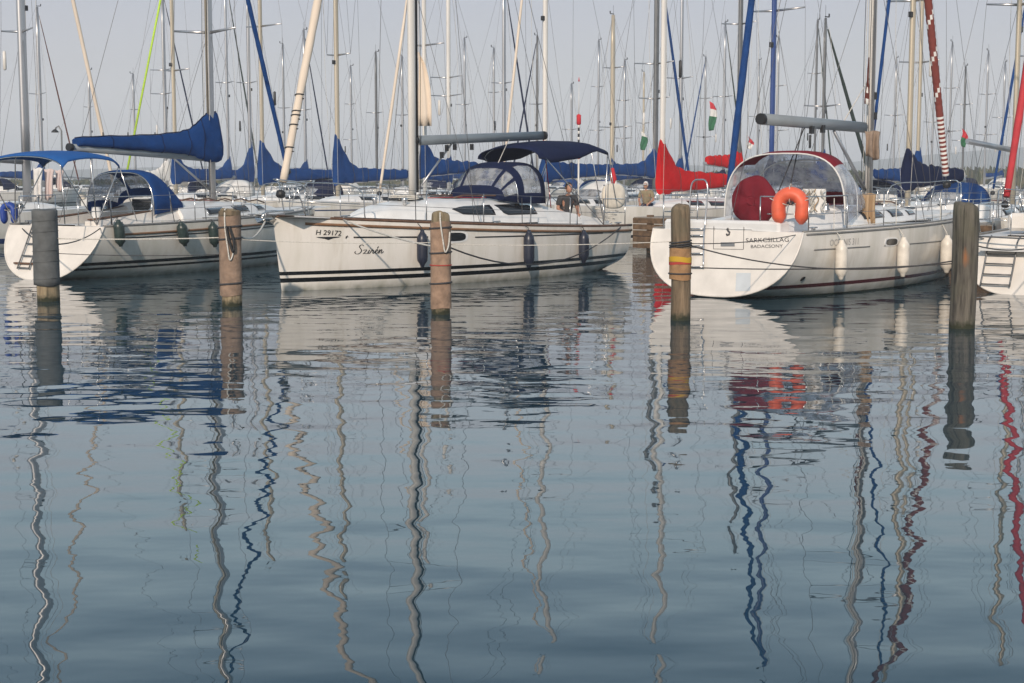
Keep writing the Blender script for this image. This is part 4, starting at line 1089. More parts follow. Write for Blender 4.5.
for k, (t_, b_) in enumerate(zip(topf, botf)):
    X1, Z1 = lf.pix(*t_, 0); X0, Z0 = lf.pix(*b_, 0); w = lerp(.10, .16, k / 9)
    rings.append([Vector((lerp(X0, X1, .5 + .5 * math.sin(a)), w * math.copysign(abs(math.cos(a)) ** .8, math.cos(a)) * (1 - .4 * math.sin(a)) * (1 + .08 * math.sin(3 * a + k)), lerp(Z0, Z1, .5 + .5 * math.sin(a)))) for a in [q / 16 * 2 * math.pi for q in range(16)]])
# finer rings by interpolation
fine = []
for A, B_ in zip(rings, rings[1:]):
    for q in range(3): fine.append([p.lerp(r_, q / 3) * 1.0 + Vector((0, .016 * math.sin(q * 2.1 + i * 1.7 + len(fine) * .8), .010 * math.sin(q * 3 + i))) for i, (p, r_) in enumerate(zip(A, B_))])
fine.append(rings[-1]); m.loft(fine, True, True); lco = lf.part(m, 'sail_cover', M['blue'])
for k in (4, 9, 14, 19):
    c = sum(fine[k], Vector()) / 16; m = MB(); m.tube([c + (p - c) * 1.03 for p in fine[k] + fine[k][:1]], .010, 5); lf.part(m, 'lashing', M['navy'], lco)
m = MB(); m.tube([r_[4] * 1.0 + Vector((0, 0, .012)) for r_ in fine], .012, 5); lf.part(m, 'zip', M['navy'], lco)
m = MB(); 
for px in (103, 128, 155, 180):
    x, z = lf.pix(px, 135, 0); m.tube([(x, 0, z - .02), (x, 0, z + .06)], .014, 5)
lf.part(m, 'cover_button', M['black'])
vx, vz = lf.pix(212, 190, 0); wx, wz = lf.pix(172, 157, 0); m = MB(); m.tube([(vx - .08, 0, vz), (wx, 0, wz)], .026, 8); lf.part(m, 'boom_vang', M['alu'])
fx0, fz0 = lf.pix(289, 178, 0); fx1, fz1 = lf.pix(248, 0, 0)
kx = (lf_top - 1.2 - fz0) / (fz1 - fz0)
furl(lf, fx0, fz0, fx0 + (fx1 - fx0) * kx, lf_top - 1.2, .055, M['blue'], n=60)
rails(lf, 1.4, 1.3, 4, hgt=.62)
# sprayhood (blue) and bimini (bright blue)
rs = []
h_a, z_a = lf.pix(119, 171.5, 0)
for k in range(8):
    u = k / 7; x = lerp(h_a, h_a + 1.05, u); w = lerp(1.0, .92, u)
    z0 = lerp(lf_h.sheer(.3) + .16, ckl.top(h_a + 1.0) - .16, u); z1 = lerp(z_a, ckl.top(h_a + 1.) + .10, max(0, (u - .4) / .6) ** 1.6) + .04 * math.sin(math.pi * min(1, u * 2))
    rs.append(arch(x, w, z0, max(z1, z0 + .03), 24, 3.2))
def lf_mif(i, j):
    jj = min(j, 23 - j)
    if j < 8 and 1 <= jj and i < 6: return 1
    if i in (4, 5) and 9 <= j <= 15: return 1
    return 0
hood(lf, rs, [M['blue'], M['clear']], lf_mif)
m = MB(); m.tube([p + Vector((0, 0, -.02)) for p in rs[0]], .014, 6); m.tube([p + Vector((0, 0, -.02)) for p in rs[4]], .014, 6); lf.part(m, 'sprayhood_frame', M['steel'])
rs2 = []; b0 = lf.pix(20, 158, 0)[0]
bxa = lf.pix(112, 156, -.0)[0]; 
for k in range(11):
    u = k / 10; x = lerp(bxa - .95, bxa - 2.6, u); ztop = lerp(2.72, 2.70, u) - .10 * (2 * u - 1) ** 2 
    rs2.append(arch(x, 1.12, ztop - .17 - (.10 if k in (0, 10) else 0), ztop, 16, 2.2))
canopy(lf, rs2, M['blue_br'], None, 'bimini', .015)
m = MB()
xb_ = bxa - 1.75
for k in (0, 5, 10): m.tube([Vector((xb_, 1.2, 1.15)), rs2[k][1] - Vector((0, 0, .02))] + [p - Vector((0, 0, .02)) for p in rs2[k][2:-2]] + [rs2[k][-2] - Vector((0, 0, .02)), Vector((xb_, -1.2, 1.15))], .013, 6)
m.tube([Vector((xb_ + 1.2, -1.2, 1.2)), rs2[0][-2]], .011, 6); m.tube([Vector((xb_ - .9, -1.2, 1.2)), rs2[10][-2]], .011, 6)
lf.part(m, 'bimini_frame', M['steel'])
for sd in (1, -1):
    m = MB(); rr = []
    for k in range(9):
        x = lerp(2.9, .25, k / 8); hh = lerp(.36, .12, (k / 8) ** .8); t = x / lf_h.L; z = lf_h.sheer(t) - .02
        rr.append([Vector((x, sd * .58, z)), Vector((x, sd * .60, z + hh)), Vector((x, sd * .86, z + hh)), Vector((x, sd * 1.06, z))])
    m.loft(rr, True, True, smooth=False); co = lf.part(m, 'coaming', M['cream'])
    m = MB(); m.tube([Vector((lerp(2.9, .25, k / 8), sd * .73, lf_h.sheer(.2) - .02 + lerp(.36, .12, (k / 8) ** .8) + .012)) for k in range(9)], .05, 6, ell=(1.6, .4)); lf.part(m, 'coaming_cap', M['teak'], co)
    m = MB(); m.lathe([(.07, 0), (.075, .03), (.05, .06), (.055, .13), (.06, .14)], 14, (2.2, sd * .72, lf_h.sheer(.25) + .26)); lf.part(m, 'winch', M['steel'])
m = MB(); m.box((2.82, .1, 1.35), (.04, .7, .6)); lf.part(m, 'companionway_board', M['smoke'])
m = MB(); m.tube([(1.2, 0, .62), (1.2, 0, 1.5)], [.13, .1], 12); lf.part(m, 'steering_pedestal', M['cabin'])
# swim ladder on its transom
TNl = Vector((-(lf_h.zst - lf_h.lift), 0, lf_h.rt)).normalized()
def lt_(y, v): return Vector((-lf_h.rt * (1 - v), y, lf_h.lift + (lf_h.zst - lf_h.lift) * v)) + TNl * .06
m = MB()
for y in (.62, .28): m.tube([lt_(y, .18), lt_(y, .6), lt_(y, 1.0)], .016, 7)
for v in (.2, .42, .64, .84): m.tube([lt_(.62, v), lt_(.28, v)], .016, 7)
lf.part(m, 'boarding_ladder', M['alu_dk'])
m = MB(); m.box(lt_(.25, .3) - TNl * .05, (.10, 1.1, .035)); lf.part(m, 'bathing_step', M['teak'], lf_tr)
deck_gear(lf, ckl, lx, lf_top)
G = 'dark green fenders on the blue-canvas yacht'
fender(lf, 119, 219.5, 246.5, 10.5, -1.5, M['fender_green'], 'dark green fender closest to the stern of the blue-canvas yacht', G, -.10)
fender(lf, 183, 221, 246, 10.5, -1.5, M['fender_green'], 'dark green fender below the small cabin window of the blue-canvas yacht', G, -.22)
fender(lf, 213, 221.5, 247, 10, -1.5, M['fender_green'], 'dark green fender half behind the tan wrapped pile', G, -.12)
q = lf.world(.35, 1.25, 1.45); d_ = ray(9, 211); horseshoe(9, 211, 20, Vector((0, 0, CAMZ)) + d_ * q.y / d_.y, R(-100), M['buoy_blue'], 'blue horseshoe lifebuoy on the stern rail of the blue-canvas yacht', hpx=24)
q = lf.world(1.4, -1.3, 1.8); c = at_y(83, 196, q.y); m = MB(); m.lathe([(.05, -.03), (.08, -.02), (.085, .02), (.06, .04), (.025, .035)], 16); o = m.build('stern_horn', M['buoy_white'], None, c); o.rotation_euler = (R(80), 0, R(-15)); tag(o, 'small round white horn on the pushpit below the blue bimini', 'horn')  # small white signal horn, gives no light

# ------------------------------------------------------------------ stern of the yacht at the right edge
rt_h = Hull(8.6, 1.5, 1.25, 1.3, 1.05, .3, .5, .5, -.02, .42)
rt = Boat('sailing_yacht', (9.75, 27.9), R(38), rt_h, 'white sailing yacht stern with steel ladder, behind the knotted brown pile', None)
rt.part(rt_h.mesh(24, 10, False), 'hull', M['hull_generic'])
ring = [rt_h.pt(0, k / 14 * math.pi / 2, 1) for k in range(15)] + [rt_h.pt(0, k / 14 * math.pi / 2, -1) for k in range(13, -1, -1)]
m = MB(); m.add([p - Vector((.002, 0, 0)) for p in ring], [list(range(len(ring)))[::-1]], 0, False); rt_tr = rt.part(m, 'transom', M['cream'])
m = MB(); m.tube(ring, .02, 6); rt.part(m, 'transom_lip', M['cream'], rt_tr)
rt.part(rt_h.deck(24, (.5, 2.6, .55, .6)), 'deck', M['deck']); toe_rail(rt, M['greyrail'])
ckr = Coach(rt_h, 2.4, 6.8, 1.05, .6, .45, .28, 2.2); cro2 = rt.part(ckr.mesh(), 'coachroof', M['cream'])
m = MB(); m.box((1.6, 0, 1.3), (1.7, 1.7, .34), bev=.06); rt.part(m, 'cockpit_coaming', M['cream'])
TNr = Vector((-(rt_h.zst - rt_h.lift), 0, rt_h.rt)).normalized()
def rtp(y, v, o=.08): return Vector((-rt_h.rt * (1 - v), y, rt_h.lift + (rt_h.zst - rt_h.lift) * v)) + TNr * o
m = MB()
for y in (.85, .30): m.tube(curve([rtp(y, .12), rtp(y, .55), rtp(y, .85, .12), rtp(y, 1.0, .02)], 4), .016, 7)
for v in (.15, .32, .5, .66): m.tube([rtp(.85, v), rtp(.30, v)], .015, 7)
m.tube(curve([rtp(1.0, .95, .0), rtp(1.0, .9, .25), rtp(0, .86, .32), rtp(-1.0, .9, .25)], 5), .016, 7)
rt.part(m, 'boarding_ladder', M['alu_dk'])
m = MB(); m.box(rtp(0, .74, .1), (.34, 1.9, .05)); rt.part(m, 'bathing_step', M['deck'], rt_tr)
rails(rt, 1.3, 1.2, 3, hgt=.6)
stick_mast(rt, 5.0, ckr.top(5.0), 12.5, .075, M['alu'], [(6, .9)]); rig(rt, 5.0, 12.5, 4.7, 0, 0, .1, 1.1, [(6, .9)])
boom_cover(rt, 5.0, 2.6, 3.6, M['blue'])

# ------------------------------------------------------------------ the other yachts behind
BGN = [0]
def bgboat(px, v=None, Y=None, head=1, top=None, mtop=12.5, mr=.075, mast='alu', cover=None, zb=1.9, bl=3.6, furlm=None, foot=None, fr=.05, sp=((.50, .9),), L=None,
           hullm='hull_generic', hoodm=None, label='', far=False, cover_h=1.0, rise=.85, frame_spread=None):
    k = (px - W / 2) / F
    if Y is None: Y = v / (.65 * k / .9999 + .76)
    mp_ = Vector((k * Y, Y, 0))
    # the mast's own base pixel lies near row 185
    mp_.x = at_y(px, 185, Y).x
    hx = NU * head
    J = 3.1
    if foot is not None:
        kf = (foot - W / 2) / F; J = (kf * mp_.y - mp_.x) / (hx.x - kf * hx.y); J = min(max(J, 2.0), 5.0)
    aft = 5.6 if not L else L - J
    if L and aft < 4: aft = 4.6
    BGN[0] += 1; hullm = ('hull_generic', 'hull_blue', 'hull_generic', 'hull_red', 'hull_navy')[BGN[0] % 5] if hullm == 'hull_generic' else hullm
    if hoodm is None and BGN[0] % 3 != 1: hoodm = ('navy', 'blue', 'sail_wh', 'navy')[BGN[0] % 4]
    LL = aft + J + .15
    if top is not None: mtop = at_y(px, top, Y).z
    st = mp_ - hx * aft
    az_ = math.atan2(hx.x, hx.y)
    h = Hull(LL, .165 * LL, .135 * LL, 1.22, 1.0, .5, .3, .45, 0., .42)
    b = Boat('sailing_yacht', st, az_, h, label, 'sailing yachts moored behind the first row')
    b.part(h.mesh(14 if far else 20, 6 if far else 8), 'hull', M[hullm])
    b.part(h.deck(12 if far else 20), 'deck', M['deck'])
    c = Coach(h, aft * .42, LL - 2.3, .30 * LL * .38, .5, .42, .28, 1.9)
    co = b.part(c.mesh(12 if far else 18, 5 if far else 7), 'coachroof', M['cabin'])
    for sd in (1, -1):
        for (u0, u1) in ((.12, .36), (.44, .62)):
            xa, xb = lerp(c.x0, c.x1, u0), lerp(c.x0, c.x1, u1); f0 = lambda x: h.sheer(x / h.L) + .09; f1 = lambda x: h.sheer(x / h.L) + .24
            b.part(patch(c.y, (xa, xb), f0, f1, sd, .006, 5, 2, th=.01), 'window', M['smoke'], co)
    xm_ = aft; z0 = c.top(xm_) - .03
    spr = [(z0 + (mtop - z0) * f, w) for f, w in sp]
    stick_mast(b, xm_, z0, mtop, mr * 1.15, M[mast], spr)
    rig(b, xm_, mtop, xm_ - .25, 0, 0, .1, 1.05, spr, .007 if far else .006)
    fz = lerp(z0, mtop, .38 + .03 * (BGN[0] % 4)); q_ = MB(); q_.box((xm_ + mr + .06, 0, fz), (.12, .1, .16)); b.part(q_, 'mast_light', M['black'])
    if BGN[0] % 2: q_ = MB(); q_.lathe([(.02, -.3), (.055, -.26), (.055, .26), (.02, .3)], 10, (xm_ - .35, .45, lerp(z0, mtop, .30))); b.part(q_, 'radar_reflector', M['alu_wh' if BGN[0] % 4 == 1 else 'black'])
    for sd in (1, -1):
        q_ = MB(); q_.tube([Vector((xm_ + .1 + .25 * math.sin(t * 3.14) * (1 + .3 * sd), sd * (.12 + .3 * math.sin(t * 3.14)), lerp(z0, mtop * .96, t))) for t in [k2 / 10 for k2 in range(11)]], .007, 5); b.part(q_, 'halyard', M['rope'])
    boom_cover(b, xm_, zb, min(bl, aft - .8), M[cover] if cover else None, h0=cover_h, rise=rise)
    if furlm: furl(b, LL - .12, 1.35, xm_ + .06, mtop - .25, fr, M[furlm], n=24)
    else: wire(b, (LL - .08, 0, 1.25), (xm_ + .06, 0, mtop - .1), .007, 'forestay')
    if not far: rails(b, 1.1, 1.1, 3, hgt=.58, r=.013)
    if hoodm and hoodm != 'none':
        rs_ = []
        for q in range(6):
            u = q / 5; x = lerp(c.x0 - .5, c.x0 + .9, u); z0_ = c.top(c.x0) - .25; z1_ = c.top(c.x0) + .55 * (1 - max(0, (u - .4) / .6) ** 1.5)
            rs_.append(arch(x, lerp(1.0, .8, u), z0_, max(z1_, z0_ + .03), 14, 2.6))
        hood(b, rs_, [M[hoodm], M['clear']], lambda i, j: 1 if i == 4 and 3 < j < 10 else 0)
    b.mast_world = mp_; b.aft = aft
    return b

B = {}
# first row, beyond the blue-canvas yacht
B[27] = bgboat(27, v=26, head=1, mr=.11, mtop=16, furlm='sail', foot=118, fr=.06, label='white yacht at the picture edge beyond the blue bimini, thick silver mast, cream furled jib', cover=None, zb=2.6, hoodm='blue', sp=((.36, .9), (.66, .7)))
# across the pier
B[176] = bgboat(176, v=42, head=-1, mast='alu_tan', mtop=14.5, cover='blue', bl=3.4, label='yacht across the pier, warm tan mast rising above the blue-canvas boom cover', sp=((.42, .95), (.7, .7)))
B[263] = bgboat(263, v=42, head=-1, mast='alu_tan', mtop=15, cover='blue', bl=4.6, label='yacht with long blue boom cover and tan mast just beyond the blue furled jib', sp=((.52, 1.15),), rise=1.15)
B[338] = bgboat(338, v=42, head=-1, mast='alu_tan', mtop=15.5, mr=.085, cover='blue', bl=4.2, label='yacht whose blue boom cover peaks at a cream mast above the Szirén foredeck', sp=((.60, 1.05), (.40, .7)), rise=1.3)
B[425] = bgboat(425, v=42, head=-1, mast='alu_wh', mtop=13, cover='blue', bl=3.2, furlm='sail', foot=380, fr=.055, label='yacht with white mast and cream furled jib behind the mast of Szirén', zb=2.2)
B[545] = bgboat(545, v=42, head=-1, mast='alu_wh', mtop=16, mr=.085, cover='blue', bl=4.0, furlm='sail', foot=501, fr=.045, label='yacht with blue boom cover showing under the navy bimini, white mast, cream jib', zb=2.05, rise=.2, sp=((.52, 1.1),))
B[662] = bgboat(662, v=42, head=-1, mast='alu_wh', mtop=16, mr=.085, cover='red', bl=4.8, label='yacht with bright red boom cover and white mast', zb=1.65, rise=1.0, cover_h=1.25, sp=((.60, 1.5),))
B[771] = bgboat(771, v=42, head=-1, mast='alu_blue', mtop=14.5, mr=.08, cover='navy', bl=2.6, furlm='blue', foot=727, fr=.105, label='yacht with blue painted mast and thick blue furled jib behind the maroon sprayhood', sp=((.46, 1.0),), zb=1.9, rise=.2)
B[908] = bgboat(908, v=42, head=-1, mast='alu_tan', mtop=15, mr=.085, cover='navy', bl=4.0, furlm='blue', foot=864, fr=.045, label='yacht with dark navy boom cover and tan mast beyond the striped jib', zb=1.85, rise=.45, cover_h=1.15, sp=((.44, .95),))
B[1013] = bgboat(1013, v=42, head=1, mast='alu_tan', mtop=12.6, cover=None, bl=3.2, label='yacht with tan mast and bare grey boom at the picture edge', zb=2.9, hoodm='none')
B[1062] = bgboat(1062, v=37.6, head=-1, mast='alu', mtop=13, furlm='pinkred', foot=1003, fr=.085, label='yacht with pinkish red furled jib beyond the stern with the ladder', cover='blue')
# further rows
B[43] = bgboat(43, v=60, head=1, mtop=14, mr=.10, furlm='brown', foot=82, fr=.05, label='yacht with dark red furled jib and grey mast behind the blue bimini', sp=((.52, 1.1),), cover='blue')
B[167] = bgboat(167, v=60, head=1, mtop=14, mr=.10, furlm='navy', foot=208, fr=.05, label='yacht with navy furled jib rising behind the blue boom cover', sp=((.60, 1.2), (.48, 1.2)), cover='sail_wh')
B[229] = bgboat(229, v=60, head=1, mtop=14.5, mr=.075, furlm='sail_gr', foot=262, fr=.05, label='yacht with dark furled jib and thin grey mast past the blue-canvas mast', cover='blue')
B[250] = bgboat(251, v=56, head=1, mtop=13.5, mr=.08, cover='blue', bl=3.4, label='yacht whose blue boom cover slopes down towards the blue-canvas mast', rise=1.6)
B[449] = bgboat(449, v=60, head=1, mast='alu_wh', mtop=13.5, mr=.10, label='yacht with bright white mast and two spreaders above the navy sprayhood', cover='blue', sp=((.50, 1.15), (.42, 1.2)), zb=1.9)
B[655] = bgboat(655, v=60, head=1, mast='alu_dk', mtop=13.2, mr=.12, cover='blue', bl=5.2, furlm='blue', foot=690, fr=.07, label='yacht with dark mast and blue boom cover just beside the red cover', rise=.85, zb=2.15, L=10.5, sp=((.52, 1.15), (.38, .9)))
B[738] = bgboat(738, v=58, head=1, mast='alu_dk', mtop=15, mr=.10, label='yacht with nearly black mast and red boom cover behind the thick blue furled jib', cover='red', zb=2.5, rise=.2, bl=2.8, sp=((.55, .9),))
B[823] = bgboat(822, v=60, head=1, mast='alu_dk', top=18, mr=.07, furlm='sail_gr', foot=893, fr=.085, label='yacht with dark green furled jib beside the Sarkcsillag mast', cover='blue', L=11)
B[917] = bgboat(917, v=60, head=1, mast='alu_tan', mtop=12.5, mr=.08, label='yacht with slim tan mast and blue cover beyond the navy boom cover', cover='blue', bl=4.2)
B[1030] = bgboat(1031, v=60, head=-1, mtop=12.5, furlm='blue', foot=990, fr=.05, label='yacht with thin blue furled jib leaning over the reeds', cover='blue')
B[306] = bgboat(306, v=72, head=1, top=30, mr=.09, furlm='navy', foot=331, fr=.05, label='far yacht with navy furled jib behind the cream furled jib of Szirén', cover='blue', far=True)
B[504] = bgboat(504, v=72, head=1, mtop=14.5, mr=.11, furlm='navy', foot=536, fr=.06, label='far yacht with navy furled jib crossing the grey boom of Szirén', cover='blue', far=True)
B[612] = bgboat(612, v=72, head=-1, mast='alu_tan', top=15, mr=.13, label='far yacht with sturdy tan mast above the stern of Szirén', cover='blue', far=True, sp=((.36, 1.2), (.7, .8)))
B[680] = bgboat(680, v=72, head=1, mtop=14, mr=.09, label='far yacht with slim grey mast behind the red boom cover', cover='blue', far=True)
FAR = [(377, 52, 112, 1, 'alu_dk', 'Szirén foredeck, short dark mast', None), (403, 56, 112, -1, 'alu', 'far yacht with short grey mast close against the mast of Szirén', None),
       (494, 48, 118, -1, 'alu', 'far yacht with short grey mast above the navy sprayhood', None), (537, 36, 112, -1, 'alu_dk', 'far yacht with navy furled jib and dark mast left of the white mast', 'navy'),
       (598, 40, 128, 1, 'alu', 'far yacht with hair-thin mast between the red-banded pole and tan mast', None), (624, 60, 120, 1, 'alu', 'far yacht with short grey mast beside the sturdy tan mast', None),
       (704, 57, 122, -1, 'alu', 'far yacht with thin blue furled jib and short mast behind the flag', 'blue'), (723, 22, 110, 1, 'alu', 'far yacht with dark furled jib behind the green and white flag', 'sail_gr'),
       (776, 38, 112, -1, 'alu', 'far yacht with short mast close beside the blue painted mast', None), (814, 20, 118, 1, 'alu_dk', 'far yacht with dark jib seen over the maroon sprayhood', 'sail_gr'),
       (948, 42, 125, -1, 'alu', 'far yacht with thin mast beside the striped jib', None), (962, 66, 118, 1, 'alu_dk', 'far yacht with short dark mast flying a red flag', None),
       (984, 51, 122, -1, 'alu', 'far yacht with short grey mast above the low cream cabin', None), (92, 70, 125, 1, 'alu', 'far yacht with short grey mast beyond the blue boom cover', None),
       (285, 44, 125, -1, 'alu', 'far yacht with short grey mast behind the blue furled jib', None), (465, 38, 128, 1, 'alu', 'far yacht with hair-thin mast beside the bright white mast', None),
       (136, 74, 132, -1, 'alu', 'far yacht with short thin mast above the end of the blue boom cover', None), (352, 66, 134, 1, 'alu', 'far yacht with short thin mast beyond the peak of the blue cover', None),
       (571, 84, 134, 1, 'alu', 'far yacht with very short mast beside the red-banded pole', None), (643, 72, 130, -1, 'alu_tan', 'far yacht with short tan mast beside the dark mast', None),
       (757, 60, 128, 1, 'alu', 'far yacht with thin mast between the nearly black and the blue mast', None), (893, 58, 130, 1, 'alu', 'far yacht with thin mast between the dark green jib and the navy cover', None),
       (931, 70, 126, -1, 'alu', 'far yacht with thin short mast just beyond the striped jib', None), (1001, 62, 128, 1, 'alu', 'far yacht with thin mast between the blue and the pinkish red jibs', None)]
for px, top, Y, hd, ms, lab, fm in FAR:
    if px == 377: lab = 'far yacht with short dark mast above the foredeck of Szirén'
    B[px] = bgboat(px, Y=Y, head=hd, top=top, mr=.085, mast=ms, furlm=fm, fr=.06, cover=(None, 'blue', 'sail_wh', 'navy')[px % 4], rise=.3, cover_h=.7, label=lab, far=True, sp=((.55, .9),) if px % 2 else ((.38, .9), (.68, .7)))
# Lime furling line and sail hung at the white mast
m = MB(); b = B[176]
A, B_ = at_y(127, 172, 60), at_y(160.5, 0, 62)
C_ = A + (B_ - A) * 1.7
m.tube([Vector((0, 0, 0)), C_ - A], .045, 7); tag(m.build('halyard', M['lime'], None, A), 'lime green halyard slanting up beyond the blue boom cover', 'rope')
m = MB(); P = []
for i in range(7):
    u = i / 6; P.append([at_y(lerp(418, 419 + 13 * math.sin(u * 1.5) ** .5, j / 5) + .6 * math.sin(i + j), lerp(52, 126, u), 57 + .12 * math.sin(j * 2)) for j in range(6)])
c = P[0][0].copy(); m.sheet([[p - c for p in r_] for r_ in P], .02); tag(m.build('hung_sail', M['sail'], None, c), 'cream sail hanging loosely beside the mast of Szirén', 'sail')

# ------------------------------------------------------------------ flags
def flag(px, py0, py1, y, w, label, cols, wavy=.06):
    a, b_ = at_y(px, py0, y), at_y(px, py1, y); c = a.copy(); m = MB(); P = []
    for i in range(13):
        u = i / 12; row = []
        for j in range(7):
            v = j / 6; row.append(Vector((w * v * (.35 + .65 * math.sin(u * 2.4 + .3)) + wavy * math.sin(u * 6), .07 * math.sin(v * 7 + u * 5), (b_.z - a.z) * (u * (1 - .12 * v)) - .18 * v)))
        P.append(row)
    m.sheet(P, .01, mif=lambda i, j: cols[0 if i < 3 else 1 if i < 6 else 2])
    return tag(m.build('flag', [M['flag_red'], M['flag_white'], M['flag_green']], None, c), label, 'flag')
flag(709.5, 101, 131, 100, .5, 'red white green flag drooping between masts beside the thin blue jib', (0, 1, 2))
flag(641, 131, 150, 110, .5, 'small white and green flag above the blue boom cover', (1, 2, 2))
flag(748, 136, 148, 75, .28, 'small red and white flag beside the blue furled jib', (0, 0, 1))
flag(962, 128, 146, 75, .3, 'red white green flag above the navy boom cover', (0, 0, 2))

# ------------------------------------------------------------------ red and black banded pole
def banded_pole():
    y = 50.; base = at_y(578.5, 178, y); root = empty('signal_pole', (base.x, base.y, 0)); tag(root, 'red and black-white banded marker pole with a thin whip', 'marker pole')
    z = lambda py: at_y(578, py, y).z
    m = MB(); m.tube([(0, 0, .9), (0, 0, z(158))], .03, 8); m.tube([(0, 0, z(114)), (0, 0, z(84))], [.016, .006], 6); m.build('staff', M['alu_wh'], root)
    for a, c, mt, r in ((125, 114, 'flag_red', .075), (159, 149, 'flag_red', .08)):
        m = MB(); m.lathe([(.03, z(a)), (r, z(a) + .03), (r, z(c) - .04), (.02, z(c))], 12); m.build('float', M[mt], root)
    m = MB()
    for k in range(8): p0, p1 = lerp(149, 125, k / 8), lerp(149, 125, (k + 1) / 8); m.tube([(0, 0, z(p0)), (0, 0, z(p1))], .035, 10, mi=k % 2)
    m.build('banded_shaft', [M['black'], M['sail_wh']], root)
    m = MB(); m.tube([(0, 0, z(81.5)), (0, 0, z(77))], [.03, .005], 6); m.build('tip', M['flag_red'], root)
banded_pole()
# lamp post far left and a small triangle daymark
def lamp():
    y = 90.; c = at_y(62.5, 175, y); root = empty('street_lamp', (c.x, c.y, 0)); tag(root, 'small curved grey lamp post beyond the blue bimini', 'street lamp')
    p = [at_y(62.5, 175, y), at_y(61.5, 131, y), at_y(58.5, 126, y), at_y(55.8, 128, y), at_y(55.5, 131, y)]
    m = MB(); m.tube([Vector((0, 0, 0))] + [q_ - Vector((c.x, c.y, 0)) for q_ in p], .05, 6); m.build('post', M['alu_dk'], root)
    m = MB(); m.lathe([(.22, 0), (.2, .08), (.05, .2)], 12, at_y(55, 132.5, y) - Vector((c.x, c.y, 0))); m.build('lamp_head', M['black'], root)
lamp()

